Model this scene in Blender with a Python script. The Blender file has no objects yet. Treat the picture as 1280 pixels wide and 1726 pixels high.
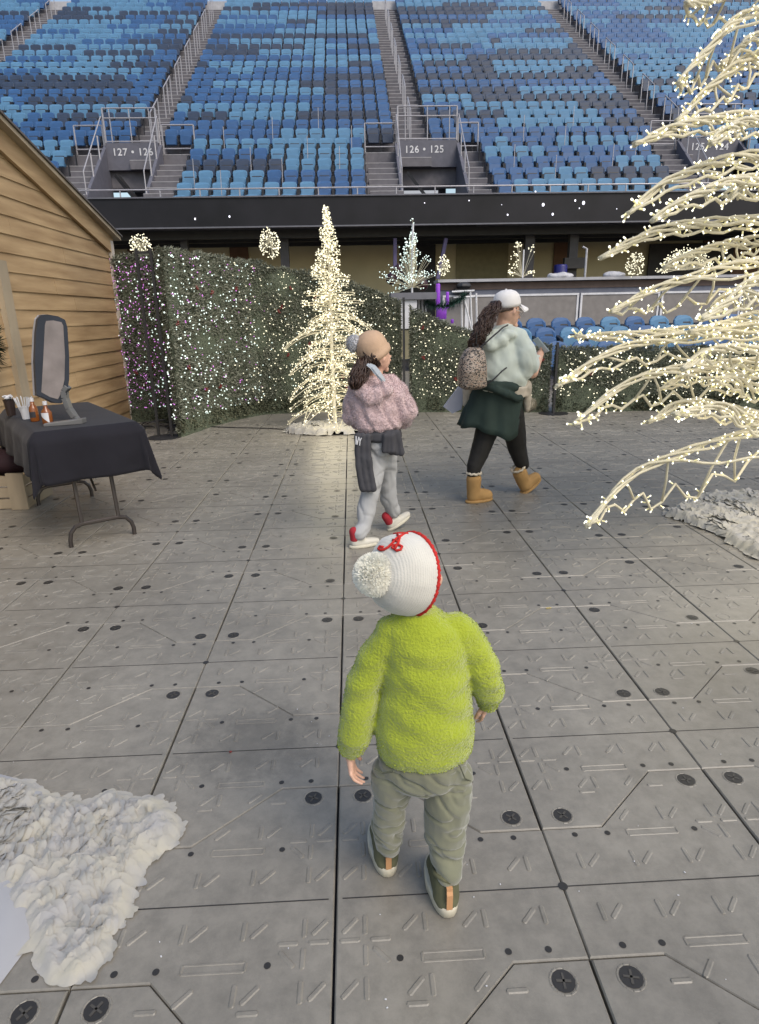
import bpy, math, random
from mathutils import Vector, Matrix, noise
from mathutils.bvhtree import BVHTree
V = Vector
R = math.radians
S = bpy.context.scene
random.seed(7)

# ---------------------------------------------------------------- camera, light
F, H, YAW, PIT, ROL = 1045.5, 1.475, -.039, .298, -.0195
fw = V((-math.sin(YAW)*math.cos(PIT), math.cos(YAW)*math.cos(PIT), -math.sin(PIT)))
_r0 = V((math.cos(YAW), math.sin(YAW), 0)); _u0 = _r0.cross(fw)
rt = _r0*math.cos(ROL) + _u0*math.sin(ROL)
up = -_r0*math.sin(ROL) + _u0*math.cos(ROL)
CAM = V((0, 0, H))
cd = bpy.data.cameras.new('camera'); cam = bpy.data.objects.new('camera', cd)
S.collection.objects.link(cam); S.camera = cam
m3 = Matrix((rt, up, -fw)).transposed()
cam.matrix_world = Matrix.Translation(CAM) @ m3.to_4x4()
cd.sensor_fit = 'VERTICAL'; cd.sensor_height = 24; cd.sensor_width = 24
cd.lens = F/1726*24
cd.shift_y = -10/1726
cd.clip_start = .05; cd.clip_end = 500

w = bpy.data.worlds.new('World'); S.world = w; w.use_nodes = True
nt = w.node_tree; nt.nodes.clear()
sky = nt.nodes.new('ShaderNodeTexSky'); sky.sky_type = 'NISHITA'; sky.sun_disc = False
SUN_EL, SUN_ROT = R(48), R(142)
sky.sun_elevation = SUN_EL; sky.sun_rotation = SUN_ROT; sky.dust_density = 3; sky.air_density = 1.3
bg = nt.nodes.new('ShaderNodeBackground'); bg.inputs[1].default_value = .088
ow = nt.nodes.new('ShaderNodeOutputWorld')
nt.links.new(sky.outputs[0], bg.inputs[0]); nt.links.new(bg.outputs[0], ow.inputs[0])
sl = bpy.data.lights.new('sun', 'SUN'); sl.energy = .80; sl.angle = R(32); sl.color = (1, .94, .86)
so = bpy.data.objects.new('sun', sl); S.collection.objects.link(so)
sdir = V((math.sin(SUN_ROT)*math.cos(SUN_EL), math.cos(SUN_ROT)*math.cos(SUN_EL), math.sin(SUN_EL)))
so.rotation_euler = sdir.to_track_quat('Z', 'Y').to_euler()
S.view_settings.view_transform = 'Standard'; S.view_settings.look = 'None'
S.view_settings.exposure = 1.13; S.view_settings.gamma = 1
S.render.engine = 'CYCLES'
try:
    S.cycles.sample_clamp_indirect = 1.5; S.cycles.max_bounces = 6
except Exception: pass

# ---------------------------------------------------------------- helpers
def ray(x, y): return fw + rt*((x-640)/F) - up*((y-853)/F)
def at(x, y, Y): d = ray(x, y); return CAM + d*(Y/d.y)
def gz(x, y, z=0): d = ray(x, y); return CAM + d*((z-H)/d.z)
def atX(x, y, X): d = ray(x, y); return CAM + d*(X/d.x)

def link(o, parent=None):
    S.collection.objects.link(o)
    if parent is not None: o.parent = parent
    return o
def tag(o, label=None, cat=None, group=None, kind=None):
    if label: o['label'] = label
    if cat: o['category'] = cat
    if group: o['group'] = group
    if kind: o['kind'] = kind
    return o
def thing(name, label, cat, loc=(0, 0, 0), group=None, rz=0):
    o = bpy.data.objects.new(name, None); o.location = loc; o.rotation_euler = (0, 0, rz)
    o.empty_display_size = .1
    link(o); return tag(o, label, cat, group)
def inv(parent, o):
    """keep world-space verts although the parent Empty stands elsewhere"""
    if parent is not None: o.matrix_parent_inverse = (Matrix.Translation(parent.location) @ parent.rotation_euler.to_matrix().to_4x4()).inverted() if parent.type == 'EMPTY' else o.matrix_parent_inverse
    return o

class MB:
    def __init__(s): s.v = []; s.f = []; s.m = []; s.mi = 0
    def add(s, vs, fs):
        n = len(s.v); s.v += [tuple(q) for q in vs]
        for f in fs: s.f.append(tuple(i+n for i in f)); s.m.append(s.mi)
    def box(s, a, b, M=None):
        (x0, y0, z0), (x1, y1, z1) = a, b
        vs = [V(q) for q in ((x0,y0,z0),(x1,y0,z0),(x1,y1,z0),(x0,y1,z0),(x0,y0,z1),(x1,y0,z1),(x1,y1,z1),(x0,y1,z1))]
        if M is not None: vs = [M @ q for q in vs]
        s.add(vs, ((0,3,2,1),(4,5,6,7),(0,1,5,4),(1,2,6,5),(2,3,7,6),(3,0,4,7)))
    def beam(s, p, q, w, h, upv=(0, 0, 1)):
        p, q = V(p), V(q); d = (q-p).normalized(); sx = d.cross(V(upv))
        if sx.length < 1e-4: sx = V((1, 0, 0))
        sx.normalize(); sz = sx.cross(d)
        vs = []
        for c in (p, q):
            for a, b in ((-1,-1),(1,-1),(1,1),(-1,1)): vs.append(c + sx*(a*w/2) + sz*(b*h/2))
        s.add(vs, ((0,1,2,3),(7,6,5,4),(0,4,5,1),(1,5,6,2),(2,6,7,3),(3,7,4,0)))
    def tube(s, pts, r, n=6, cap=True):
        pts = [V(p) for p in pts]; k = len(pts)
        rr = r if isinstance(r, (list, tuple)) else [r]*k
        base = len(s.v); prev = None; vs = []
        for i, p in enumerate(pts):
            d = (pts[min(i+1, k-1)] - pts[max(i-1, 0)])
            if d.length < 1e-9: d = V((0, 0, 1))
            d.normalize()
            if prev is None:
                a = d.cross(V((0, 0, 1)))
                if a.length < .05: a = d.cross(V((1, 0, 0)))
            else: a = prev - d*prev.dot(d)
            a.normalize(); prev = a; b = d.cross(a)
            for j in range(n):
                t = 2*math.pi*j/n; vs.append(p + (a*math.cos(t) + b*math.sin(t))*rr[i])
        fs = []
        for i in range(k-1):
            for j in range(n):
                fs.append((i*n+j, i*n+(j+1) % n, (i+1)*n+(j+1) % n, (i+1)*n+j))
        if cap: fs.append(tuple(range(n))[::-1]); fs.append(tuple((k-1)*n+j for j in range(n)))
        s.add(vs, fs)
    def lathe(s, prof, n=16, M=None):
        vs = []; fs = []
        for (r, z) in prof:
            for j in range(n):
                t = 2*math.pi*j/n; q = V((r*math.cos(t), r*math.sin(t), z)); vs.append(M @ q if M is not None else q)
        for i in range(len(prof)-1):
            for j in range(n): fs.append((i*n+j, i*n+(j+1) % n, (i+1)*n+(j+1) % n, (i+1)*n+j))
        fs.append(tuple(range(n))[::-1]); fs.append(tuple((len(prof)-1)*n+j for j in range(n)))
        s.add(vs, fs)
    def ball(s, c, r, nu=8, nv=6):
        r = (r, r, r) if not isinstance(r, (tuple, list)) else r
        prof = [(math.sin(math.pi*i/nv), -math.cos(math.pi*i/nv)) for i in range(nv+1)]
        prof[0] = (.02, -1); prof[-1] = (.02, 1)
        s.lathe(prof, nu, Matrix.Translation(V(c)) @ Matrix.Diagonal((r[0], r[1], r[2], 1)))
    def octa(s, c, r):
        c = V(c); s.add([c+V((r,0,0)), c+V((0,r,0)), c-V((r,0,0)), c-V((0,r,0)), c+V((0,0,r)), c-V((0,0,r))],
              ((0,1,4),(1,2,4),(2,3,4),(3,0,4),(1,0,5),(2,1,5),(3,2,5),(0,3,5)))
    def prism(s, pts, z0, z1, M=None):
        n = len(pts); vs = [V((x, y, z0)) for x, y in pts] + [V((x, y, z1)) for x, y in pts]
        if M is not None: vs = [M @ q for q in vs]
        s.add(vs, [tuple(range(n))[::-1], tuple(range(n, 2*n))] + [(i, (i+1) % n, n+(i+1) % n, n+i) for i in range(n)])
    def mesh(s, name):
        me = bpy.data.meshes.new(name); me.from_pydata(s.v, [], s.f); me.update()
        if any(s.m): me.polygons.foreach_set('material_index', s.m)
        return me
    def build(s, name, mats, parent=None, smooth=False):
        me = s.mesh(name)
        for m in (mats if isinstance(mats, (list, tuple)) else [mats]): me.materials.append(m)
        if smooth: me.polygons.foreach_set('use_smooth', [True]*len(me.polygons))
        o = bpy.data.objects.new(name, me); link(o, parent); inv(parent, o) if parent is not None and parent.type == 'EMPTY' else None
        if parent is not None and parent.type != 'EMPTY': pass
        return o

def mat(name, col, rough=.6, spec=.4, metal=0, var=.12, vscale=6, bump=0, bscale=60, emit=None, estr=0, stretch=None,
        col2=None, sheen=0, bdist=.01, detail=4, trans=0):
    m = bpy.data.materials.new(name); m.use_nodes = True; n = m.node_tree.nodes; l = m.node_tree.links
    b = n['Principled BSDF']
    b.inputs['Roughness'].default_value = rough; b.inputs['Specular IOR Level'].default_value = spec
    b.inputs['Metallic'].default_value = metal
    if sheen: b.inputs['Sheen Weight'].default_value = sheen
    tc = n.new('ShaderNodeTexCoord'); mp = n.new('ShaderNodeMapping'); l.new(tc.outputs['Object'], mp.inputs[0])
    if stretch: mp.inputs['Scale'].default_value = stretch
    nz = n.new('ShaderNodeTexNoise'); nz.inputs['Scale'].default_value = vscale; nz.inputs['Detail'].default_value = detail
    l.new(mp.outputs[0], nz.inputs['Vector'])
    mx = n.new('ShaderNodeMix'); mx.data_type = 'RGBA'
    c = V(col[:3])
    a_, b_ = (c*(1-var), c*(1+var)) if col2 is None else (c, V(col2))
    mx.inputs[6].default_value = (*a_, 1); mx.inputs[7].default_value = (*b_, 1)
    rp = n.new('ShaderNodeMapRange'); rp.inputs[1].default_value = .3; rp.inputs[2].default_value = .7
    l.new(nz.outputs[0], rp.inputs[0]); l.new(rp.outputs[0], mx.inputs[0]); l.new(mx.outputs[2], b.inputs['Base Color'])
    if bump:
        nb = n.new('ShaderNodeTexNoise'); nb.inputs['Scale'].default_value = bscale; nb.inputs['Detail'].default_value = 3
        l.new(mp.outputs[0], nb.inputs['Vector'])
        bp = n.new('ShaderNodeBump'); bp.inputs['Strength'].default_value = bump; bp.inputs['Distance'].default_value = bdist
        l.new(nb.outputs[0], bp.inputs['Height']); l.new(bp.outputs[0], b.inputs['Normal'])
    if emit:
        b.inputs['Emission Color'].default_value = (*emit, 1); b.inputs['Emission Strength'].default_value = estr
        try: m.cycles.emission_sampling = 'NONE'
        except Exception: pass
    if trans: b.inputs['Transmission Weight'].default_value = trans
    return m

M = {}
M['rail'] = mat('rail_metal', (.36, .35, .37), .45, .5, .3)
M['concrete'] = mat('stand_concrete', (.14, .135, .15), .8, .2, bump=.2, bscale=30)
M['nosing'] = mat('step_nosing', (.30, .295, .31), .7)
M['vom'] = mat('vomitory_paint', (.105, .105, .13), .6)
M['sL'] = mat('seat_light_blue', (.085, .20, .335), .55, .25, vscale=2.3, var=.14)
M['sB'] = mat('seat_mid_blue', (.032, .095, .23), .5, .3, vscale=2.3, var=.16)
M['sD'] = mat('seat_navy', (.030, .048, .088), .5, .3, vscale=2.3, var=.16)
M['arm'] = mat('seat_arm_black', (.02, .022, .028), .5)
M['white'] = mat('white_paint', (.6, .6, .62), .5)
M['black'] = mat('black_metal', (.02, .02, .022), .45, .5)
M['bulb'] = mat('warm_bulb', (.9, .85, .6), .3, emit=(1, .94, .70), estr=.5)
M['bulbw'] = mat('white_bulb', (.85, .88, .85), .3, emit=(.75, 1, .9), estr=.42)
M['bulbp'] = mat('purple_bulb', (.5, .15, .6), .3, emit=(.80, .28, .85), estr=.42)
M['bulbbody'] = mat('bulb_body', (.8, .75, .42), .3, emit=(1, .88, .45), estr=.12)
M['wire'] = mat('cream_wire', (.50, .46, .33), .5, .4, emit=(1, .93, .7), estr=.03, vscale=30)  # faint emission stands for bulb light falling on the wire
M['skin'] = mat('skin', (.62, .38, .28), .5, .4, var=.05)

def point(parent, loc, e, col=(1, .85, .5), r=.25):
    ld = bpy.data.lights.new('bulb_glow', 'POINT'); ld.energy = e; ld.color = col; ld.shadow_soft_size = r
    o = bpy.data.objects.new('bulb_glow', ld); o.location = loc; link(o, parent); inv(parent, o); return o

def remesh(mb, vox, smooth=6, name='blob', sub=0):
    """union of overlapping closed shapes as one continuous skin"""
    me = mb.mesh(name); o = bpy.data.objects.new('tmp', me); S.collection.objects.link(o)
    r = o.modifiers.new('r', 'REMESH'); r.mode = 'VOXEL'; r.voxel_size = vox
    s = o.modifiers.new('s', 'SMOOTH'); s.factor = .5; s.iterations = smooth
    dg = bpy.context.evaluated_depsgraph_get(); dg.update()
    out = bpy.data.meshes.new_from_object(o.evaluated_get(dg)); out.name = name
    bpy.data.objects.remove(o); bpy.data.meshes.remove(me)
    out.polygons.foreach_set('use_smooth', [True]*len(out.polygons))
    return out
def disp(me, fn):
    """move every vertex along its normal by fn(co)"""
    ns = [v.normal.copy() for v in me.vertices]
    for v, n_ in zip(me.vertices, ns): v.co = v.co + n_*fn(v.co, n_)
    me.update(); return me
def fnz(c, s, o=0): return noise.noise(V(c)*s + V((o, o*1.7, o*.3)))
def crease(c, sx, sz, amp, o=0, w=7):
    n = noise.noise(V((c[0]*sx+o, c[1]*sx+o*.7, c[2]*sz+c[0]*sx*.6)))
    return -amp*max(0, 1-abs(n)*w)
def obj(name, me, m, parent=None):
    for q in (m if isinstance(m, (list, tuple)) else [m]): me.materials.append(q)
    o = bpy.data.objects.new(name, me); link(o, parent)
    if parent is not None and parent.type == 'EMPTY': inv(parent, o)
    return o
def cap(mb, p, r0, q, r1, n=12):
    """tapered capsule"""
    p, q = V(p), V(q); d = q-p; L = d.length
    if L < 1e-6: mb.ball(p, r0, n, 8); return
    rot = d.to_track_quat('Z', 'Y').to_matrix().to_4x4()
    prof = []
    for i in range(6): t = math.pi/2*(1-i/5); prof.append((max(r0*math.cos(t), .0004), -r0*math.sin(t)))
    for i in range(6): t = math.pi/2*i/5; prof.append((max(r1*math.cos(t), .0004), L+r1*math.sin(t)))
    mb.lathe(prof, n, Matrix.Translation(p) @ rot)
def chain(mb, pts, n=12):
    for (p, r), (q, s) in zip(pts[:-1], pts[1:]): cap(mb, p, r, q, s, n)
def rings(mb, rs, n=24, sup=2.4):
    """stack of superellipse rings: (centre, rx, ry, rotation about z)"""
    vs = []; fs = []
    for (c, rx, ry, a) in rs:
        for j in range(n):
            t = 2*math.pi*j/n; cx, sy = math.cos(t), math.sin(t)
            x = math.copysign(abs(cx)**(2/sup), cx)*rx; y = math.copysign(abs(sy)**(2/sup), sy)*ry
            vs.append(V(c)+V((x*math.cos(a)-y*math.sin(a), x*math.sin(a)+y*math.cos(a), 0)))
    k = len(rs)
    for i in range(k-1):
        for j in range(n): fs.append((i*n+j, i*n+(j+1) % n, (i+1)*n+(j+1) % n, (i+1)*n+j))
    fs.append(tuple(range(n))[::-1]); fs.append(tuple((k-1)*n+j for j in range(n)))
    mb.add(vs, fs)
def text_mesh(txt, size, depth=.004, space=1.0):
    c = bpy.data.curves.new('t', 'FONT'); c.body = txt; c.size = size; c.extrude = depth; c.align_x = 'CENTER'; c.align_y = 'CENTER'
    c.space_character = space; c.offset = size*.012
    o = bpy.data.objects.new('t', c); S.collection.objects.link(o)
    dg = bpy.context.evaluated_depsgraph_get(); dg.update()
    me = bpy.data.meshes.new_from_object(o.evaluated_get(dg)); bpy.data.objects.remove(o); me.materials.clear(); return me

def bulbs(parent, pts, mesh_by, big=None, name='light_bulb', cap_n=100, merge=None):
    """pts: (pos, kind). The first cap_n (nearest the camera) are parts, the rest one part."""
    pts = sorted(pts, key=lambda q: (q[0]-CAM).length)
    for p, k in pts[:cap_n]:
        o = bpy.data.objects.new(name, mesh_by[k][0]); o.location = p
        o.rotation_euler = (random.uniform(0, 6), random.uniform(0, 6), 0) if len(mesh_by[k]) < 3 else (0, 0, 0)
        link(o, parent); o.scale = (random.uniform(.6, 1.15),)*3
        if parent.type == 'EMPTY': inv(parent, o)
    if len(pts) > cap_n:
        mb = MB(); mats = []; 
        ks = sorted(set(k for _, k in pts))
        for k in ks: mats.append(mesh_by[k][1])
        for p, k in pts[cap_n:]: mb.mi = ks.index(k); mb.octa(p, (mesh_by[k][3] if len(mesh_by[k]) > 3 else .012)*random.uniform(.5, 1.15))
        o = mb.build('light_bulbs', mats, parent); tag(o, kind='stuff')
def octamesh(r, m, name='light_bulb'):
    b = MB(); b.octa((0, 0, 0), r); me = b.mesh(name); me.materials.append(m); return me
# ---------------------------------------------------------------- floor of the pitch cover
def floor_mat():
    m = mat('floor_panel_plastic', (.215, .200, .170), .42, .5, var=.16, vscale=1.6, bump=.25, bscale=220, bdist=.002, detail=8)
    n = m.node_tree.nodes; l = m.node_tree.links; b = n['Principled BSDF']
    tc = n.new('ShaderNodeTexCoord')
    # scuffed dark stain with its own shape
    mp = n.new('ShaderNodeMapping'); l.new(tc.outputs['Object'], mp.inputs[0])
    mp.inputs['Location'].default_value = (.40, -1.93, 0); 
    nz = n.new('ShaderNodeTexNoise'); nz.inputs['Scale'].default_value = 9; nz.inputs['Detail'].default_value = 12; nz.inputs['Roughness'].default_value = .8; l.new(tc.outputs['Object'], nz.inputs[0])
    va = n.new('ShaderNodeVectorMath'); va.operation = 'MULTIPLY'; va.inputs[1].default_value = (2.2, 2.6, 0); l.new(mp.outputs[0], va.inputs[0])
    ln = n.new('ShaderNodeVectorMath'); ln.operation = 'LENGTH'; l.new(va.outputs[0], ln.inputs[0])
    ad = n.new('ShaderNodeMath'); ad.operation = 'ADD'; l.new(ln.outputs['Value'], ad.inputs[0]); nm = n.new('ShaderNodeMath'); nm.operation = 'MULTIPLY'; nm.inputs[1].default_value = 2.2; l.new(nz.outputs[0], nm.inputs[0]); l.new(nm.outputs[0], ad.inputs[1])
    r = n.new('ShaderNodeMapRange'); r.inputs[1].default_value = 1.35; r.inputs[2].default_value = 1.75; r.inputs[3].default_value = .74; r.inputs[4].default_value = 1
    l.new(ad.outputs[0], r.inputs[0])
    # fine dirt
    n2 = n.new('ShaderNodeTexNoise'); n2.inputs['Scale'].default_value = 14; n2.inputs['Detail'].default_value = 10; n2.inputs['Roughness'].default_value = .75; l.new(tc.outputs['Object'], n2.inputs[0])
    r2 = n.new('ShaderNodeMapRange'); r2.inputs[1].default_value = .35; r2.inputs[2].default_value = .6; r2.inputs[3].default_value = .80; r2.inputs[4].default_value = 1.08
    l.new(n2.outputs[0], r2.inputs[0])
    mu = n.new('ShaderNodeMath'); mu.operation = 'MULTIPLY'; l.new(r.outputs[0], mu.inputs[0]); l.new(r2.outputs[0], mu.inputs[1])
    src = b.inputs['Base Color'].links[0].from_socket
    sc = n.new('ShaderNodeVectorMath'); sc.operation = 'SCALE'; l.new(src, sc.inputs[0]); l.new(mu.outputs[0], sc.inputs['Scale'])
    l.new(sc.outputs[0], b.inputs['Base Color'])
    rr = n.new('ShaderNodeMapRange'); rr.inputs[3].default_value = .28; rr.inputs[4].default_value = .50; l.new(n2.outputs[0], rr.inputs[0]); l.new(rr.outputs[0], b.inputs['Roughness'])
    return m
M['floor'] = floor_mat()
M['gap'] = mat('gap_dark', (.03, .032, .04), .8)
M['disc'] = mat('lock_disc', (.03, .028, .026), .4)
M['discbar'] = mat('lock_disc_bar', (.065, .06, .052), .5)

g = MB(); g.box((-260, -60, -.3), (260, 300, -.032)); o = g.build('ground', M['gap']); tag(o, kind='structure')
W_, P_, OX, OY = .6096, 1.2192, -.087, 1.88
fl = MB(); det = MB(); rib = MB()
def half_tile(xe, yc, sg):
    """half of an hourglass panel: waist on line xe, long side at xe+sg*W_"""
    def poly(e):
        g0, g1, g2 = .0012+e, .0034+e, .0016+e
        q = [(g0, -.16*P_+g2), (.3*W_, -.16*P_+g2), (.7*W_, -.34*P_+g2), (W_-g1, -.34*P_+g2),
             (W_-g1, .34*P_-g2), (.7*W_, .34*P_-g2), (.3*W_, .16*P_-g2), (g0, .16*P_-g2)]
        return [(xe+sg*x, yc+y) for x, y in q]
    n = 8; top = poly(.0035); mid = poly(0)
    vs = [(x, y, 0) for x, y in top] + [(x, y, -.004) for x, y in mid] + [(x, y, -.03) for x, y in mid]
    order = list(range(8)) if sg > 0 else list(range(8))[::-1]
    fs = [tuple(order)]
    for a in (0, 8):
        for i in range(n):
            j = (i+1) % n; f = (a+i, a+8+i, a+8+j, a+j); fs.append(f if sg > 0 else f[::-1])
    fl.add(vs, fs)
def ribbar(cx, cy, a, L, w=.0070, h=.0024):
    c, s = math.cos(a), math.sin(a)
    def T(x, y, z): return (cx+x*c-y*s, cy+x*s+y*c, z)
    l2 = L/2; lo = [(-l2, -w/2), (-l2+w/2, -w), (l2-w/2, -w), (l2, -w/2), (l2, w/2), (l2-w/2, w), (-l2+w/2, w), (-l2, w/2)]
    vs = [T(x, y, .0002) for x, y in lo] + [T(x*.96, y*.55, h) for x, y in lo]
    rib.add(vs, [tuple(range(8, 16))] + [(i, (i+1) % 8, 8+(i+1) % 8, 8+i) for i in range(8)])
def disc(x, y, r, z=.0012, nn=14):
    det.mi = 0; a = [(x+r*math.cos(t*2*math.pi/nn), y+r*math.sin(t*2*math.pi/nn), z) for t in range(nn)]
    det.add(a, [tuple(range(nn))])
def pill(x, y, L, w):
    for s in (-1, 1): ribbar(x, y+s*w/2, 0, L, .0035, .0018)
    for s in (-1, 1): ribbar(x+s*L/2, y, math.pi/2, w, .0035, .0018)
def inside(u, v):   # u 0..1 from waist, v in P
    lim = .16 if u < .3 else (.34 if u > .7 else .16+.18*(u-.3)/.4)
    return .018 < abs(v) < lim-.028 and .03 < u < .955
for a in range(-16, 22):
    for b in range(-1, 14):
        yc = OY + (b + (.5 if a % 2 else 0))*P_; xe = OX + a*W_
        if yc > 17.5 or yc < -.2: continue
        for sg in (-1, 1):
            half_tile(xe, yc, sg)
            near = yc < 9.6 and abs(xe) < 2.2+yc*.62
            if not near: continue
            for sv in (-1, 1):
                X = xe+sg*.87*W_; Y = yc+sv*.30*P_
                r = .027
                if random.random() < .9:
                    disc(X, Y, r)
                    if yc < 5:
                        det.mi = 1; an = random.uniform(0, 3.1)
                        for k, (ww, ll) in enumerate(((.006, .034), (.005, .02), (.005, .02))):
                            mm = Matrix.Translation((X, Y, .0016)) @ Matrix.Rotation(an + (0 if k == 0 else 1.57), 4, 'Z') @ Matrix.Translation(((0, .008, -.008)[k], 0, 0))
                            det.box((-ll/2, -ww/2, 0), (ll/2, ww/2, .001), mm)
                else: 
                    det.mi = 1; 
                for t in range(12):
                    if yc < 5: aa = t*math.pi/6; ribbar(X+r*1.12*math.cos(aa), Y+r*1.12*math.sin(aa), aa+math.pi/2, .015, .003, .0015)
                for uu in (.15, .31, .74):
                    disc(xe+sg*uu*W_, yc+sv*.138*P_, .0085)
                pill(xe+sg*.53*W_, yc+sv*.138*P_, .15, .022)
            # ribs
            nx, ny = 8, 11
            for i in range(nx):
                for j in range(-5, 6):
                    u = (i+.5)/nx; v = j*.064
                    if not inside(u, v): continue
                    if abs(abs(v)-.138) < .035 and u < .80: continue
                    if abs(abs(v)-.30) < .05 and abs(u-.87) < .12: continue
                    X = xe+sg*u*W_; Y = yc+v*P_
                    hp = P_*.064/2
                    if i % 2 == 0 and inside((i+1)/nx, v): ribbar(X+sg*W_*.5/nx, Y, math.pi/2, .052)
                    if j % 2 == 0 and inside(u, v+.034): ribbar(X, Y+hp, 0, .050)
                    if (i+j) % 2 == 0: ribbar(X, Y, .80 if j % 2 else -.80, .054)
        if yc < 9.6: disc(xe, yc, .013, .0015)
        # thin hinge line across the waist
        if yc < 9.6:
            det.mi = 0; det.box((xe-W_*.97, yc-.0016, .0004), (xe+W_*.97, yc+.0016, .0009))
o = fl.build('floor', [M['floor']]); tag(o, kind='structure')
o2 = rib.build('floor_ribs', [M['floor']], o); o3 = det.build('floor_fittings', [M['disc'], M['discbar']], o)
tag(o2, kind='structure'); tag(o3, kind='structure')

# ---------------------------------------------------------------- the stand
Y0, RUN, ZT, RISE = 20.2, .705, 5.27, .4545
NR = 29
def rowY(i): return Y0+i*RUN
def rowZ(i): return ZT+i*RISE-.85       # tread level
ranges_low = [(-24, -8.7, 0), (-8.7, -7.8, 1), (-6.1, -5.0, 1), (-5.0, .71, 0), (.71, 1.75, 1), (3.72, 4.45, 1), (4.45, 10.25, 0), (10.25, 11.3, 1), (13.3, 24, 0)]
ranges_up = [(-24, -15.25, 0), (-15.25, -14.2, 1), (-14.2, -7.03, 0), (-7.03, -6.0, 1), (-6.0, 1.70, 0), (1.70, 2.85, 1), (2.85, 10.63, 0), (10.63, 11.7, 1), (11.7, 26, 0)]
st = MB(); ns = MB()
for i in range(-1, NR):
    for (x0, x1, stair) in (ranges_low if i < 5 else ranges_up):
        y = rowY(i); z = rowZ(i)
        yf = y-.42
        st.box((x0, yf, max(z-1.0, 3.98+.02*i) if i > -1 else 3.9), (x1, yf+RUN, z))
        if i > -1 or stair:
            ns.box((x0+.004, yf-.006, z-.02), (x1-.004, yf+.02, z+.003))
        if stair and i > -1:
            st.box((x0+.002, yf-RUN/2, max(z-.5, 4.0) if i > 0 else z-RISE/2-.05), (x1-.002, yf-.003, z-RISE/2)); ns.box((x0+.006, yf-RUN/2-.006, z-RISE/2-.02), (x1-.006, yf-RUN/2+.02, z-RISE/2+.003))
stand = thing('seating_stand', 'tall raked grey concrete stadium stand carrying the rows of blue seats', 'stadium stand', (0, 19, 0))
st.build('terrace', M['concrete'], stand); ns.build('step_nosing', M['nosing'], stand)
bw = MB(); yb = rowY(NR)-.42; bw.box((-30, yb, rowZ(NR-1)-1), (30, yb+.3, rowZ(NR)+.2)); bw.build('back_wall', mat('back_wall', (.4, .4, .42), .8), stand)
un = MB(); un.add([(-30, 19.4, 3.75), (30, 19.4, 3.75), (30, yb, rowZ(NR)-1.6), (-30, yb, rowZ(NR)-1.6), (-30, 19.4, 3.4), (30, 19.4, 3.4), (30, yb, rowZ(NR)-2), (-30, yb, rowZ(NR)-2)],
       ((0,1,2,3), (7,6,5,4), (0,4,5,1), (2,6,7,3)))

# entries (vomitories)
def entry(x0, x1, txt, ctr=None):
    yy = 23.10; zt = 7.0; zb = 6.2
    cx = (x0+x1)/2
    e = thing('stadium_entry', 'grey walled stairway entry in the stand under the number sign reading ' + txt.replace('•', 'and'), 'entry', (cx, yy, 4.3), 'numbered entries in the stand')
    b = MB(); b.box((x0, yy, zb), (x1, yy+.14, zt)); 
    b.build('sign_wall', M['vom'], e)
    b = MB(); b.box((x0, yy+.02, 4.0), (x1, yy+2.6, 4.3)); b.box((x0, yy+2.4, 4.3), (x1, yy+2.6, 6.5)); b.box((x0-.1, 19.5, 3.9), (x1+.1, yy, 4.3)); b.build('passage', M['vom'], e)
    tm = text_mesh(txt, .30, .003, 1.12); tm.transform(Matrix.Translation((cx if ctr is None else ctr, yy-.006, 6.72)) @ Matrix.Rotation(math.pi/2, 4, 'X')); obj('sign_text', tm, M['white'], e)
    # sloped parapets beside the pit
    for xx in (x0-.10, x1):
        b = MB(); b.add([(xx, 20.9, 4.3), (xx+.1, 20.9, 4.3), (xx+.1, yy+.1, 4.3), (xx, yy+.1, 4.3), (xx, 20.9, 5.05), (xx+.1, 20.9, 5.05), (xx+.1, yy+.1, 6.95), (xx, yy+.1, 6.95)],
              ((0,3,2,1),(4,5,6,7),(0,1,5,4),(1,2,6,5),(2,3,7,6),(3,0,4,7))); b.build('parapet', M['vom'], e)
        b = MB(); xm = xx+.05
        b.tube([(xm, 21.0, 5.1), (xm, 21.0, 5.75), (xm, yy+.0, 7.75), (xm, yy+.1, 7.7), (xm, yy+.1, 6.95)], .019, 6)
        for k in (.33, .66): b.tube([(xm, 21+k*2.35, 5.1+k*1.9), (xm, 21+k*2.35, 5.75+k*2)], .024, 6)
        b.build('handrail', M['rail'], e)
    # railing above the sign
    b = MB()
    for z in (zt+.05, zt+.72, zt+1.0): b.tube([(x0, yy+.07, z), (x1, yy+.07, z)], .022, 5)
    n = 8
    for k in range(n+1):
        x = x0+(x1-x0)*k/n
        if k in (0, 1, n-1, n, 4): b.tube([(x, yy+.07, zt), (x, yy+.07, zt+1.0)], .03 if k in (0, n) else .018, 5)
    b.build('top_railing', M['rail'], e)
    # added glowing panel as bright far end and a brace seen through the gap
    b = MB(); b.box((x0+.35, yy+2.36, 4.4), (x1-.3, yy+2.395, 5.9)); b.build('far_glow_panel', mat('far_bright', (.6, .6, .62), .8, emit=(.75, .78, .85), estr=.28), e)
    b = MB(); b.beam((x0+.3, yy-.2, 6.0), (x0+1.4, yy-.5, 4.6), .22, .1); b.build('brace', M['black'], e)
    return e
entry(1.75, 3.71, '126 • 125', 2.62); entry(-7.78, -6.1, '127 • 126'); entry(11.32, 13.3, '125 • 124')
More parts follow.
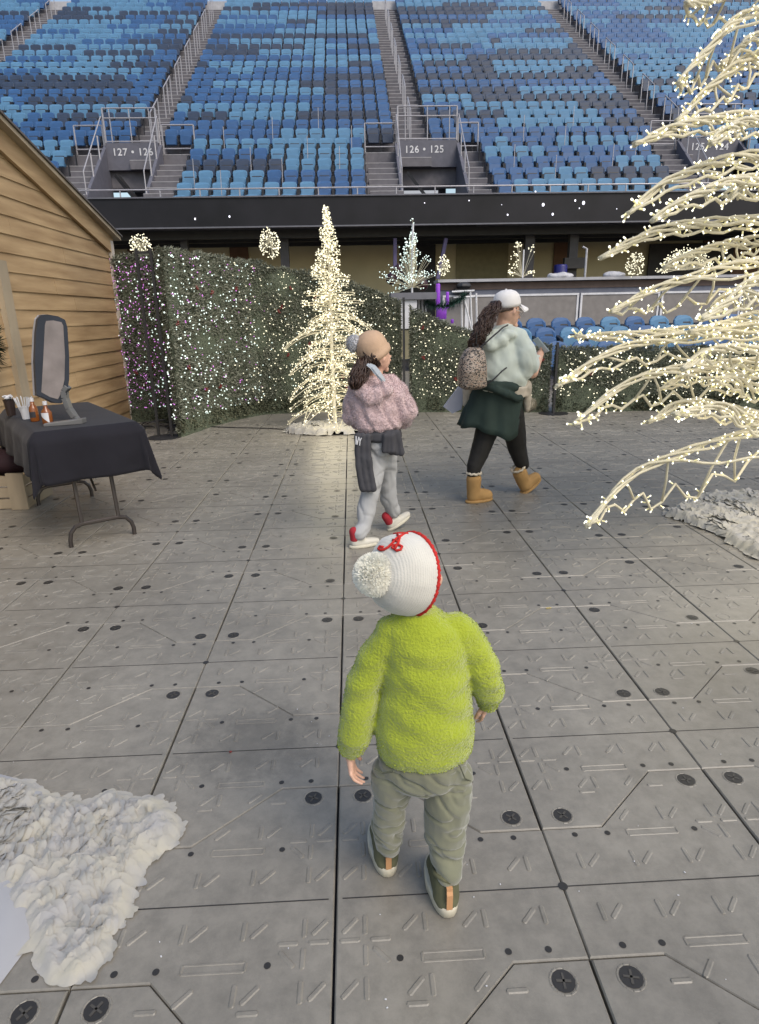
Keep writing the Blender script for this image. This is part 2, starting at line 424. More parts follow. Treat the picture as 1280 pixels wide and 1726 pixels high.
# short rails in front of the extra seats of the sixth row
for (x0, x1, w_) in ((-5.98, -4.95, 'left'), (.66, 1.72, 'right'), (3.72, 4.45, 'r'), (-8.8, -7.9, 'l'), (10.3, 11.2, 'q')):
    e = thing('guard_rail', {'left': 'short grey guard rail just right of the 127 and 126 entry', 'right': 'short grey guard rail just left of the 126 and 125 entry',
        'r': 'short grey guard rail just right of the 126 and 125 entry', 'l': 'short grey guard rail just left of the 127 and 126 entry', 'q': 'short grey guard rail just left of the 125 and 124 entry'}[w_], 'guard rail', (x0, 23.3, 6.7), 'short guard rails beside the entries')
    b = MB()
    for z in (6.86, 7.55): b.tube([(x0, 23.3, z), (x1, 23.3, z)], .022, 5)
    for x in (x0, x1): b.tube([(x, 23.3, 6.7), (x, 23.3, 7.55)], .024, 5)
    b.build('rail_frame', M['rail'], e)

# seats -----------------------------------------------------------
def back_mb(b, T):
    out = [(-.15, .36), (-.185, .52), (-.212, .70), (-.213, .78), (-.19, .835), (-.10, .86), (.10, .86), (.19, .835), (.213, .78), (.212, .70), (.185, .52), (.15, .36)]
    n = len(out); vs = []
    for y, s in ((-.03, .93), (-.02, 1), (.03, 1)):
        for x, z in out: vs.append(T(x*s, y + (z-.4)*.22 + (x*x)*-.8, .62+(z-.62)*s))
    fs = [tuple(range(n))] + [(a*n+i, (a+1)*n+i, (a+1)*n+(i+1) % n, a*n+(i+1) % n) for a in (0, 1) for i in range(n)] + [tuple(range(2*n, 3*n))[::-1]]
    b.add(vs, fs)
def pan_mb(b, T):
    out = [(-.17, .34), (-.20, .48), (-.185, .60), (-.14, .635), (.14, .635), (.185, .60), (.20, .48), (.17, .34)]
    n = len(out); vs = []
    for y, s in ((-.165, .9), (-.15, 1), (-.07, 1)):
        for x, z in out: vs.append(T(x*s, y + (z-.4)*.22, .48+(z-.48)*s))
    b.add(vs, [tuple(range(n))] + [(a*n+i, (a+1)*n+i, (a+1)*n+(i+1) % n, a*n+(i+1) % n) for a in (0, 1) for i in range(n)] + [tuple(range(2*n, 3*n))[::-1]])
    m0 = b.mi; b.mi = 3 if PANM is None else PANM      # dark strip painted as shade in the gap above the folded pan
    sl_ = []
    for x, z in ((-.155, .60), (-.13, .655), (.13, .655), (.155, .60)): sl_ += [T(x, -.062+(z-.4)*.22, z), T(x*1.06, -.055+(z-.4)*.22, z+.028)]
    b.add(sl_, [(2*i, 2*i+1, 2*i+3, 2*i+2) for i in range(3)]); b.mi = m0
PANM = None
def arm_mb(b, T, s):
    vs = [T(x, y, z) for x in (s*.240-.020, s*.240+.020) for (y, z) in ((-.24, .60), (.04, .66), (.04, .62), (-.18, .56), (-.20, .40), (-.24, .40))]
    b.add(vs, [(0,1,2,3,4,5), (11,10,9,8,7,6)] + [(i, 6+i, 6+(i+1) % 6, (i+1) % 6) for i in range(6)])
    vs = [T(x, y, z) for x in (s*.243-.012, s*.243+.012) for (y, z) in ((-.06, .0), (.02, .0), (.04, .64), (-.02, .62))]
    b.add(vs, [(0,1,2,3), (7,6,5,4)] + [(i, 4+i, 4+(i+1) % 4, (i+1) % 4) for i in range(4)])
ident = lambda x, y, z: V((x, y, z))
SM = {}
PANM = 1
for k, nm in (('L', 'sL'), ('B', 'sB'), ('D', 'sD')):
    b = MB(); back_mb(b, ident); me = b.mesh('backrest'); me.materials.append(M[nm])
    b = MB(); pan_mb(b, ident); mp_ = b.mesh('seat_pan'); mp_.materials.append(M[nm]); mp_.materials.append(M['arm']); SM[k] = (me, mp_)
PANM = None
AM = []
for s in (-1, 1): b = MB(); arm_mb(b, ident, s); me = b.mesh('armrest'); me.materials.append(M['arm']); AM.append(me)
def rowpat(s): 
    out = ''; i = 0
    import re
    for c, n in re.findall(r'([LBD])(\d+)', s): out += c*int(n)
    return out
MID = ['L8B3', 'L5B6', 'D6L5', 'B5L6', 'L10B1', 'B8L6D2', 'B16', 'B1D3L5D6B1', 'L10B6', 'D1B15', 'B5L6D4B1', 'B2L7D3B4', 'B11D5', 'B3L2B11', 'D1L12D2B1', 'B10L6', 'B1D4L6B5',
       'D9L4D3', 'B2L9B4L1', 'D15L1', 'B6L9B1', 'B9L7', 'L7D3L6', 'B6L4B6', 'L10D6', 'D5B6D5', 'L3D13']
RIG = ['B1L10', 'B3L3D5', 'B8L3', 'L4B7', 'B1L1B3L6', 'B16', 'B5L8D3', 'D6L7B3', 'B3L9D4', 'L4D12', 'D8L8', 'B16', 'D15B1', 'B5D2L6D3', 'B1D6L9', 'L5D11', 'B8D8', 'B1D5B1L8D1', 'B3L5D1L7', 'L8B8',
       'B5L7D4', 'L4D1L11', 'D9B7', 'B9L4B3', 'D10L6', 'D16', 'L5D6L5']
def rnd_row(n, prev):
    s = ''
    while len(s) < n:
        c = random.choice('LBDBL'); 
        if s and c == s[-1]: continue
        s += c*random.randint(3, 9)
    return s[:n]
LEF = {0: 'B1L9B4', 1: 'L5B3B3', 2: 'L6B5', 3: 'L3L6L3', 4: 'L2B4L5', 5: 'D4L1B9', 6: 'L3B11', 7: 'L6B2D6', 8: 'L14', 9: 'L4B1D8B1', 10: 'B14', 11: 'D12B2', 12: 'D11B3', 13: 'B4L8B2', 14: 'L9D5', 15: 'B6L5B3', 16: 'L6D6B2', 17: 'D5L7D2'}
LEF = {k: rowpat(v) for k, v in LEF.items()}
seats = []   # (row, block, number, x, colour)
for i in range(-1, NR):
    low = i < 5
    ii = max(i, 0) % 27
    pm = rowpat(MID[ii])
    xs = [-4.96+.507*(k+.5) for k in range(11)] if low else [-6.02+.481*(k+.5) for k in range(16)]
    for k, x in enumerate(xs): seats.append((i, 'middle', k, x, pm[k % len(pm)], len(xs)))
    pr_ = rowpat(RIG[ii]); xs = [4.43+.507*(k+.5) for k in range(11)] if low else [2.88+.481*(k+.5) for k in range(16)]
    for k, x in enumerate(xs): seats.append((i, 'right', k, x, pr_[k % len(pr_)], len(xs)))
    n = 11 if low else 14
    x1 = -8.75 if low else -7.05
    pl = LEF.get(ii) or rnd_row(n, None)
    if len(pl) < n: pl += 'B'*(n-len(pl))
    for k in range(n): seats.append((i, 'left', n-1-k, x1-.5*(k+.5), pl[n-1-k], n))
    pf = rnd_row(26, None)
    x0 = 13.4 if low else 11.78
    for k in range(22): seats.append((i, 'far right', k, x0+.5*(k+.5), pf[k], 22))
    if i >= 8:
        pf = rnd_row(14, None)
        for k in range(14): seats.append((i, 'far left', 13-k, -15.35-.5*(k+.5), pf[k], 14))
def pix(p):
    d = V(p)-CAM; z = d.dot(fw); return 640+F*d.dot(rt)/z, 853-F*d.dot(up)/z
ORD = ['first', 'second', 'third', 'fourth', 'fifth', 'sixth', 'seventh', 'eighth', 'ninth', 'tenth', 'eleventh', 'twelfth', 'thirteenth', 'fourteenth', 'fifteenth', 'sixteenth']
CN = {'L': 'light blue', 'B': 'mid blue', 'D': 'dark navy'}
far = MB(); cnt = 0
vis = []
for s in seats:
    px, py = pix((s[3], rowY(s[0]), rowZ(s[0])+.7))
    if px < -60 or px > 1340 or py < -60: continue
    # those hidden behind the timber hut or the light branches are left to the merged rest
    hid = (s[1] == 'left' and py > 215 + px) or s[0] < 0 or s[1] in ('far right', 'far left')
    vis.append((hid, s[0], s))
vis.sort(key=lambda q: (q[0], q[1]))
NSEAT = 284
for n_, (hid, _, s) in enumerate(vis):
    i, blk, k, x, c, tot = s; jit = random.uniform(-.012, .012); rz = random.uniform(-.03, .03)
    loc = (x+jit, rowY(i), rowZ(i))
    if not hid and cnt < NSEAT:
        cnt += 1
        lab = '%s flip-up seat, %s from left, %s row up, %s block' % (CN[c], ORD[k], ORD[i], blk)
        t = thing('stadium_chair', lab, 'seat', loc, 'flip-up seats in the stand', rz)
        for nm, me in (('backrest', SM[c][0]), ('seat_pan', SM[c][1]), ('armrest', AM[0]), ('armrest', AM[1])):
            o = bpy.data.objects.new(nm, me); S.collection.objects.link(o); o.parent = t
            if nm == 'backrest': o.rotation_euler.x = random.uniform(-.03, .03)
            if nm == 'seat_pan' and random.random() < .1: o.rotation_euler.x = -.12
    else:
        cr, sr = math.cos(rz), math.sin(rz)
        T = lambda x_, y_, z_: V((loc[0]+x_*cr-y_*sr, loc[1]+x_*sr+y_*cr, loc[2]+z_))
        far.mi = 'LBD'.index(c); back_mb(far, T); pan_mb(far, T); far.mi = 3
        if i < 16: arm_mb(far, T, -1); arm_mb(far, T, 1)
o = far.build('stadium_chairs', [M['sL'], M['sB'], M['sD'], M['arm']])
tag(o, 'upper and outer rows of light, mid and navy blue flip-up seats filling the stand', 'seats', kind='stuff')

# aisle handrails
def aisle_rail(x, i0, name):
    t = thing('stair_handrail', name, 'handrail', (x, rowY(i0), rowZ(i0)), 'handrails up the stand stairways')
    b = MB(); pts = []
    for k in range(3):
        i = i0+k*.8; y = rowY(i)-.3; z = rowZ(0)+i*RISE
        b.tube([(x, y, z-.2), (x, y, z+1.0)], .021, 5); pts.append((x, y, z+1.0))
    b.tube(pts, .021, 5); b.build('rail_frame', M['rail'], t)
for ax, nm in ((-6.52, 'left'), (2.27, 'middle'), (11.6, 'right'), (-14.4, 'far left')):
    n = 0
    for i0 in range(6, 26, 3):
        aisle_rail(ax, i0, 'grey metal handrail on the %s stairway of the stand, %s one going up' % (nm, ORD[n])); n += 1
# slim poles between the lower rows
n = 0
for (x, i) in ((-4.5, 1), (-3.6, 0), (-2.9, 2), (-1.9, 1), (-1.2, 3), (-.2, 2), (-3.9, 4), (-2.4, 5), (-.9, 6), (.2, 4), (5.2, 2), (6.3, 1), (7.2, 4), (8.3, 2), (6.0, 5), (9.3, 3), (7.9, 6)):
    y = rowY(i)-.34; z = rowZ(i); b = MB(); b.tube([(x, y, z), (x+.02, y+.03, z+1.1)], .012, 5)
    o = b.build('slim_pole', M['rail']); n += 1
    tag(o, 'slim grey pole standing among the lower stand seats', 'pole', 'slim poles among the lower seats')

# front rail, scoreboard ribbon
t = thing('front_railing', 'long thin grey railing along the front edge of the stand', 'railing', (0, 19.0, 4.66))
b = MB(); b.tube([(-20, 19.02, 4.88), (20, 19.02, 4.88)], .022, 6)
b.build('top_rail', M['rail'], t)
for k in range(-9, 10):
    b = MB(); b.tube([(k*1.03*1.05+.3, 19.02, 4.66), (k*1.03*1.05+.3, 19.02, 4.88)], .02, 5); b.build('post', M['rail'], t)
t = thing('led_ribbon_board', 'long black screen board running along the front of the stand', 'screen board', (0, 18.8, 3.87))
b = MB(); b.box((-22, 18.8, 3.90), (22, 19.3, 4.62)); b.build('screen', mat('led_screen', (.010, .0095, .012), .5, .3, vscale=1.2, var=.4), t)
b = MB(); b.box((-22, 18.76, 4.625), (22, 19.5, 4.66)); b.box((-22, 18.76, 3.86), (22, 18.9, 3.897)); b.build('edge_trim', mat('trim_silver', (.13, .13, .15), .5, .4, .2), t)
b = MB()
for (px, py, r) in ((329, 369, .028), (387, 365, .028), (916, 345, .045), (932, 361, .035), (984, 342, .05), (970, 338, .03), (856, 362, .026), (977, 351, .018), (903, 323, .024), (791, 338, .018), (846, 345, .012), (716, 342, .016), (1149, 345, .02), (1215, 338, .02), (1040, 352, .014)):
    p = at(px, py, 18.79); b.ball((p.x, 18.795, p.z), (r*.8, .006, r), 8, 6)
b.build('snowflake_dots', mat('led_white', (.8, .8, .85), .4, emit=(.8, .8, .95), estr=.8), t)

# ---------------------------------------------------------------- concourse below the stand
M['tan'] = mat('tan_wall', (.62, .53, .32), .8, vscale=.6)
M['brown'] = mat('brown_cladding', (.17, .09, .05), .7)
M['slate'] = mat('slate_paint', (.13, .14, .18), .6)
M['steel'] = mat('dark_steel', (.035, .033, .032), .6)
t = thing('concourse_wall', 'tan and brown concourse back wall under the stand', 'wall', (0, 22.2, 0))
b = MB(); b.box((-24, 22.2, 0), (24, 22.4, 3.95)); b.build('tan_face', M['tan'], t)
b = MB()
for x0, x1 in ((-7.2, -5.9), (-3.9, -3.3), (6.9, 7.45), (-.8, -.5), (12, 14)): b.box((x0, 22.12, .5), (x1, 22.19, 3.94))
b.build('brown_panel', M['brown'], t)
b = MB(); b.box((3.6, 22.14, 1.0), (5.35, 22.19, 3.9)); b.build('shutter', mat('olive_shutter', (.26, .22, .11), .6), t)
b = MB(); b.box((1.7, 22.14, 1.0), (2.9, 22.19, 3.9)); b.build('dark_opening', M['steel'], t)
t = thing('stand_underside', 'dark steel beams and soffit under the stand above the concourse', 'ceiling', (0, 19.5, 3.9))
b = MB(); b.box((-24, 19.3, 3.98), (24, 22.4, 4.12)); b.build('soffit', M['steel'], t)
for y in (19.45, 20.4, 21.6):
    b = MB(); b.box((-24, y, 3.66), (24, y+.14, 3.97)); b.build('beam', M['steel'], t)
for x in (-7, -3.2, -.2, 1.6, 3.0, 6.3, 9.5):
    b = MB(); b.beam((x, 19.5, 3.75), (x+.7, 21.6, 3.93), .1, .12); b.build('brace', mat('brace_grey', (.07, .065, .055), .6), t)
def column(px, w, label, knob=False):
    p = at(px, 430, 19.8); x = p.x
    t = thing('steel_column', label, 'column', (x, 19.9, 0))
    b = MB(); b.box((x-w/2, 19.8, 0), (x+w/2, 20.0, 3.96)); b.build('shaft', mat('column_grey', (.07, .065, .065), .6), t)
    if knob: b = MB(); b.box((x-.32, 19.6, 2.72), (x+.3, 19.79, 3.02)); b.build('junction_box', M['steel'], t)
column(893, .28, 'dark steel column behind the counter, next to the bare branch light')
column(967, .26, 'dark steel column behind the counter with a grey junction box', True)
column(312, .2, 'dark steel column behind the tall hedge on the left'); column(480, .25, 'dark steel column behind the hedge left of the lit tree')
# counter
t = thing('counter_wall', 'long slate grey counter with white framed panels behind the blue chairs', 'counter', (8, 17.3, 0))
b = MB(); b.box((2.35, 17.25, 1.0), (16, 17.8, 2.26)); b.build('counter_body', M['slate'], t)
b = MB(); b.box((2.3, 17.05, 2.27), (16, 17.9, 2.34)); b.build('counter_top', mat('counter_top', (.36, .36, .38), .5), t)
b = MB(); b.box((2.4, 17.22, 2.08), (16, 17.245, 2.25)); b.build('brown_band', mat('band', (.12, .085, .07), .7), t)
xs = [2.6, 3.1, 5.15, 6.24, 8.3, 8.45, 10.6, 10.75, 13]
for x0, x1 in ((2.5, 3.05), (3.15, 4.05), (4.15, 6.05), (6.2, 8.25), (8.4, 10.5), (10.65, 12.8)):
    b = MB(); b.box((x0, 17.2, 1.1), (x1, 17.245, 1.9)); pnl = b.build('panel', mat('panel_grey', (.2, .185, .175), .6), t)
    b = MB()
    for q in (((x0, 1.9), (x1, 1.95)), ((x0, 1.05), (x1, 1.1))): b.box((q[0][0]-.05, 17.18, q[0][1]), (q[1][0]+.05, 17.245, q[1][1]))
    for x in (x0, x1): b.box((x-.05, 17.185, 1.1), (x, 17.24, 1.9)) if x == x0 else b.box((x, 17.185, 1.1), (x+.05, 17.24, 1.9))
    b.build('panel_frame', M['white'], t)
b = MB(); b.box((2.4, 13.9, 0), (16, 17.2, .62)); b.box((2.4, 13.0, 0), (16, 13.9, .42)); b.box((2.4, 12.2, 0), (16, 13.0, .22)); o = b.build('terrace_steps', M['concrete']); tag(o, kind='structure')
# things on the counter
def lump(px, py, r, name, label, cat, m, Y=17.4):
    p = at(px, py, Y); b = MB(); b.ball((p.x, Y, 2.34+r[2]*.5), r, 14, 10); me = remesh(b, .03, 2); disp(me, lambda c, n: fnz(c, 6)*.05)
    o = obj(name, me, m); tag(o, label, cat)
cl = mat('pale_cloth', (.42, .42, .44), .9)
lump(945, 464, (.35, .2, .09), 'cloth_bundle', 'pale cloth bundle on the counter in front of the blue barrel', 'cloth', cl)
lump(1035, 464, (.3, .2, .1), 'cloth_bundle', 'pale cloth bundle on the counter right of the pipe', 'cloth', cl)
p = at(945, 455, 18.4); b = MB(); b.lathe([(.15, 0), (.18, .02), (.19, .25), (.195, .27), (.195, .31), (.185, .33), (.185, .6), (.17, .64), (.1, .65)], 16, Matrix.Translation((p.x, 18.4, 2.1))); o = b.build('barrel', mat('blue_plastic', (.015, .015, .12), .4), smooth=True); tag(o, 'dark blue barrel behind the counter beside the steel column', 'barrel')
p = at(988, 440, 18.4); b = MB(); b.tube([(p.x, 18.4, 2.2), (p.x, 18.4, 3.15), (p.x-.12, 18.4, 3.2)], .03); o = b.build('pipe', cl); tag(o, 'thin pale upright pipe behind the counter', 'pipe')
# '100' section numerals on the dark panel behind the counter
p = at(1165, 448, 21.9); b = MB(); b.box((p.x-1.4, 22.05, 2.3), (p.x+1.5, 22.11, 3.6)); t = thing('section_sign', 'dark sign panel with pale numerals behind the counter on the right', 'sign', (p.x, 22.0, 2.3)); b.build('sign_board', M['steel'], t)
tm = text_mesh('100', .42, .01); tm.transform(Matrix.Translation((p.x, 22.03, p.z)) @ Matrix.Rotation(math.pi/2, 4, 'X')); obj('sign_text', tm, M['white'], t)
# blue chairs by the pitch
def chair_back(b, T):
    out = [(-.15, .28), (-.20, .42), (-.215, .60), (-.20, .72), (-.14, .79), (-.06, .815), (.06, .815), (.14, .79), (.20, .72), (.215, .60), (.20, .42), (.15, .28)]
    n = len(out); vs = []
    for y, s in ((-.035, .9), (-.02, 1), (.03, 1)):
        for x, z in out: vs.append(T(x*s, y+(z-.4)*.2 - x*x*.8, .55+(z-.55)*s))
    b.add(vs, [tuple(range(n))] + [(a*n+i, (a+1)*n+i, (a+1)*n+(i+1) % n, a*n+(i+1) % n) for a in (0, 1) for i in range(n)] + [tuple(range(2*n, 3*n))[::-1]])
CB = {}
for k, nm in (('L', 'sL'), ('B', 'sB')):
    b = MB(); chair_back(b, ident); me = b.mesh('backrest'); me.materials.append(M[nm]); CB[k] = me
def lowrow(Y, z, pxs, pat, rn, gname):
    for n, px in enumerate(pxs):
        p = at(px, 550, Y); k = pat[n % len(pat)]
        t = thing('pitch_chair', '%s rounded seat, %s from left in %s row beyond low hedge' % (CN[k], ORD[n], rn), 'seat', (p.x, Y, z), gname)
        for nm, me in (('backrest', CB[k]), ('seat_pan', SM[k][1]), ('armrest', AM[0]), ('armrest', AM[1])):
            o = bpy.data.objects.new(nm, me); S.collection.objects.link(o); o.parent = t
lowrow(13.4, .55, [864, 904, 946, 987, 1029, 1070, 1111, 1152, 1194, 1235, 1276], 'BBBBLBLLBBL', 'back', 'blue seats beyond the low hedge')
lowrow(12.7, .37, [880, 921, 963, 1005, 1047, 1093, 1137, 1180, 1222, 1264], 'LBLLLBLLBL', 'middle', 'blue seats beyond the low hedge')
lowrow(12.2, .12, [900, 942, 985, 1028, 1074, 1118, 1162, 1206, 1250], 'BBBBBLBBB', 'front', 'blue seats beyond the low hedge')
# ---------------------------------------------------------------- hedges of artificial foliage with string lights
M['leaf'] = mat('hedge_leaf', (.135, .152, .110), .7, .3, vscale=25, col2=(.25, .255, .205))
M['leafd'] = mat('hedge_core', (.075, .09, .06), .9, vscale=60, var=.6)
M['skirt'] = mat('hedge_skirt', (.075, .09, .055), .8, vscale=30, col2=(.13, .13, .085))
M['red'] = mat('red_berry', (.14, .025, .02), .4)
BM = {'w': (octamesh(.011, M['bulb']), M['bulb'], 0, .010), 'c': (octamesh(.012, M['bulbw']), M['bulbw'], 0, .011), 'p': (octamesh(.008, M['bulbp']), M['bulbp'], 0, .009)}
bb = MB()
for k in range(7): bb.ball((random.uniform(-.03, .03), random.uniform(-.02, .02), random.uniform(-.03, .03)), .014, 6, 4)
berry = bb.mesh('berry_cluster'); berry.materials.append(M['red'])
def hedge(label, path, top, nbulb, mixfn, thick=.10, group='hedges of artificial foliage'):
    """path: base points on the ground, top: height at each point"""
    pts = [V((p[0], p[1], 0)) for p in path]; L = [0]
    for a, b in zip(pts, pts[1:]): L.append(L[-1]+(b-a).length)
    def pos(s):
        s = min(max(s, 0), L[-1]); i = 0
        while i < len(L)-2 and s > L[i+1]: i += 1
        t = (s-L[i])/(L[i+1]-L[i]); return pts[i].lerp(pts[i+1], t), top[i]+(top[i+1]-top[i])*t, (pts[i+1]-pts[i]).normalized()
    c = pts[len(pts)//2]
    t = thing('foliage_hedge', label, 'hedge', c, group)
    core = MB(); n = max(int(L[-1]/.15), 2); prof = 9
    vs = []; fs = []
    for i in range(n+1):
        p, h, d = pos(L[-1]*i/n); nr = V((d.y, -d.x, 0))
        ring = [(-1, .0), (-1, .33), (-1, .66), (-1, .94), (-.4, 1.0), (.4, 1.0), (1, .94), (1, .5), (1, 0)]
        for (a, z) in ring:
            q = p - nr*thick*a*.7 + V((0, 0, z*(h-.05))); q += V((fnz(q, 5), fnz(q, 5, 3), 0))*.03; vs.append(q)
    for i in range(n):
        for j in range(prof-1): fs.append((i*prof+j, i*prof+j+1, (i+1)*prof+j+1, (i+1)*prof+j))
    fs.append(tuple(range(prof))); fs.append(tuple(n*prof+j for j in range(prof))[::-1])
    core.add(vs, fs); core.build('hedge_core', M['leafd'], t)
    lf = MB(); sk = MB()
    area = L[-1]*sum(top)/len(top)
    for _ in range(int(area*2000)):
        s = random.uniform(0, L[-1]); p, h, d = pos(s); nr = V((d.y, -d.x, 0))
        z = random.uniform(.02, 1.0)*h; side = 1
        if random.random() < .12: z = h*random.uniform(.95, 1.0); side = random.choice((1, -1))
        elif random.random() < .08: side = -1
        bump = fnz((s*2.2, z*2.2, 1), 1)*.05
        q = p + nr*side*(thick*.62+bump) + V((0, 0, z+ (fnz((s*4, 0, 2), 1)*.05 if z > .9*h else 0)))
        low_ = z < .24 and side == 1
        for k in range(3):
            out = (nr*side*random.uniform(.3, 1.1) + d*random.uniform(-1, 1) + V((0, 0, random.uniform(-.7, 1.0)))).normalized()
            ln = random.uniform(.035, .075); wd = random.uniform(.004, .009)
            if low_: ln *= .7; wd *= 2.3
            sd = out.cross(V((random.random()-.5, random.random()-.5, random.random()-.5))).normalized()*wd
            (sk if low_ else lf).add([q-sd*.4, q+out*ln*.5-sd, q+out*ln, q+out*ln*.5+sd, q+sd*.4], ((0, 1, 2, 3, 4),))
    for en in (0, 1):
        p, h, d = pos(L[-1]*en); d = d*(1 if en else -1); nr = V((d.y, -d.x, 0))
        for _ in range(int(h*260)):
            q = p+nr*random.uniform(-.8, .8)*thick+V((0, 0, random.uniform(.02, 1)*h))
            for k in range(3):
                out = (d*random.uniform(.2, 1)+nr*random.uniform(-1, 1)+V((0, 0, random.uniform(-.7, 1)))).normalized(); ln = random.uniform(.03, .07); sd = out.cross(V((.3, .5, random.random()))).normalized()*.007
                lf.add([q-sd*.4, q+out*ln*.5-sd, q+out*ln, q+out*ln*.5+sd, q+sd*.4], ((0, 1, 2, 3, 4),))
    lf.build('foliage', M['leaf'], t); sk.build('net_skirt', M['skirt'], t)
    bl = []
    for _ in range(nbulb):
        s = random.uniform(0.02, L[-1]-.02); p, h, d = pos(s); nr = V((d.y, -d.x, 0)); z = random.uniform(.22, h*.98)
        q = p+nr*(thick*.62+.055+random.uniform(0, .025)+fnz((s*2.2, z*2.2, 1), 1)*.05)+V((0, 0, z)); bl.append((q, mixfn(q)))
    for en, nb_ in ((0, 60 if thick < .05 else 0),):
        p, h, d = pos(L[-1]*en); d = d*(1 if en else -1); nr = V((d.y, -d.x, 0))
        for _ in range(nb_): q = p+d*.075+nr*random.uniform(-1, 1)*thick+V((0, 0, random.uniform(.25, h*.97))); bl.append((q, mixfn(q)))
    bulbs(t, bl, BM)
    for _ in range(int(area*2.2)):
        s = random.uniform(.05, L[-1]-.05); p, h, d = pos(s); nr = V((d.y, -d.x, 0)); z = random.uniform(.3, h*.95)
        o = bpy.data.objects.new('berry_cluster', berry); o.location = p+nr*(thick*.62+.06)+V((0, 0, z)); o.rotation_euler = (0, 0, random.random()*6); link(o, t); inv(t, o)
    return t
def mix_a(q): 
    f = min(max((q.x+1.75)/.6, 0), 1)
    if random.random() < f: return 'w' if random.random() < .94 else 'c'
    return random.choice('ccccp')
G = lambda x, y: tuple(gz(x, y)[:2])
hedge('tall dark hedge with teal and purple lights between the timber hut and the black pole', [(-3.34, 9.62), (-2.95, 9.5), (-2.60, 9.3)], [2.36, 2.36, 2.35], 420, lambda q: random.choice('ccpppp'))
hedge('long tall curved hedge with white and red dots running behind the lit tree', [G(304, 737), G(352, 720), G(402, 707), G(440, 699), G(520, 694), G(600, 692), G(674, 693)], [2.31, 2.31, 2.30, 2.29, 2.14, 1.98, 1.68], 1100, mix_a, thick=.04)
hedge('hedge with a top sloping down to the right behind the woman', [(.93, 9.86), (1.4, 9.8), (1.95, 9.7)], [1.60, 1.38, 1.16], 190, lambda q: 'w')
hedge('low short hedge with few lights beside the hand of the woman', [(2.03, 9.68), (2.5, 9.6), (2.98, 9.5)], [1.14, 1.0, 1.0], 16, lambda q: 'w')
hedge('low hedge with warm lights behind the big lit branches on the right', [(3.1, 9.48), (4.4, 9.4), (5.6, 9.3), (7.5, 9.2)], [.98, .95, .93, .92], 420, lambda q: 'w')
def pole(p, h, label, two=False):
    t = thing('hedge_pole', label, 'pole', (p[0], p[1], 0), 'black poles between the hedges')
    b = MB(); b.box((p[0]-.016, p[1]-.016, .01), (p[0]+.016, p[1]+.016, h))
    if two: b.box((p[0]-.19, p[1]-.006, .01), (p[0]-.16, p[1]+.024, h)); b.box((p[0]-.16, p[1], h-.06), (p[0]-.017, p[1]+.02, h-.03))
    b.build('post', M['black'], t)
    b = MB(); b.lathe([(.22, 0.001), (.22, .008), (.05, .012)], 20, Matrix.Translation((p[0]-(.1 if two else 0), p[1], 0))); b.build('base_plate', M['black'], t)
pole(gz(291, 737)[:2], 2.3, 'pair of black poles standing between the purple lit hedge and the long hedge', True)
pole(gz(682, 700)[:2], 1.72, 'black pole behind the girl where the tall hedge begins to slope down')
pole(gz(933, 697)[:2], 1.05, 'short black pole to the right of the hand of the woman')
# cable clutter behind the poles
b = MB()
for k in range(9):
    c = V((-2.75+random.uniform(-.35, .35), 8.95+random.uniform(-.3, .25), .012)); pts = []
    for j in range(14): pts.append(c+V((math.cos(j*.8+k)*random.uniform(.05, .25), math.sin(j*.8+k)*random.uniform(.04, .15), random.uniform(0, .05))))
    b.tube(pts, .007, 4)
o = b.build('cable_tangle', M['black']); tag(o, 'tangle of black cables on the floor behind the black poles', 'cables')
b = MB(); pts = [gz(485, 724, .006), gz(450, 722, .006), gz(400, 721, .006), gz(350, 719, .006)]; b.tube(pts, .008, 5); o = b.build('power_cable', M['black']); tag(o, 'thin dark cable running left over the floor from the lit tree', 'cable')

# ---------------------------------------------------------------- trees of lights
def bez(a, c, b, t): return a*(1-t)**2 + c*2*t*(1-t) + b*t*t
# small conical tree
tr = thing('light_tree', 'cone shaped tree of warm white string lights standing in front of the long hedge', 'lit tree', (-.26, 8.5, 0))
tb = MB(); tb.tube([(-.26, 8.5, .02), (-.26, 8.5, 1.2), (-.25, 8.5, 2.76)], [.03, .022, .008], 8); tb.build('trunk', mat('white_trunk', (.55, .53, .45), .5), tr)
wr = MB(); bl = []
def Lz(z):
    tab = [(.1, .62), (.35, .80), (.6, .80), (1.0, .70), (1.35, .62), (1.5, .50), (1.75, .34), (2.05, .23), (2.3, .16), (2.5, .10), (2.76, .03)]
    for (a, la), (b_, lb) in zip(tab, tab[1:]):
        if z <= b_: return la+(lb-la)*max(0, (z-a))/(b_-a)
    return .03
z = .14; k = 0
while z < 2.74:
    L = Lz(z)*random.choice((.6, .85, 1.0, 1.05))*random.uniform(.9, 1.05)*.93; a = k*2.39996+random.uniform(-.2, .2); k += 1
    root = V((-.26, 8.5, z+.12*L)); d = V((math.cos(a), math.sin(a), 0)); tip = root+d*L+V((0, 0, -.30*L if z < 1.5 else .02))
    c = root+d*L*.55+V((0, 0, .16*L if z < 1.5 else .05))
    n = 8; side = V((-d.y, d.x, 0))
    for s2 in (-1, 0, 1):
        pts = [bez(root, c, tip, i/n)+side*s2*L*.16*math.sin(math.pi*min(1, i/n*1.0))+V((0, 0, -.03*abs(s2))) for i in range(n+1)]
        wr.tube(pts, .0045, 4, False)
    nb = int(9+L*26)
    for i in range(nb):
        t = random.uniform(.15, 1)**.8; q = bez(root, c, tip, t)+side*random.uniform(-1, 1)*L*.2*math.sin(math.pi*t)+V((random.uniform(-.02, .02), random.uniform(-.02, .02), random.uniform(-.05, .035)))
        bl.append((q, 'w'))
    z += .023 if z < 1.35 else .0150
wr.build('branch_wires', M['wire'], tr)
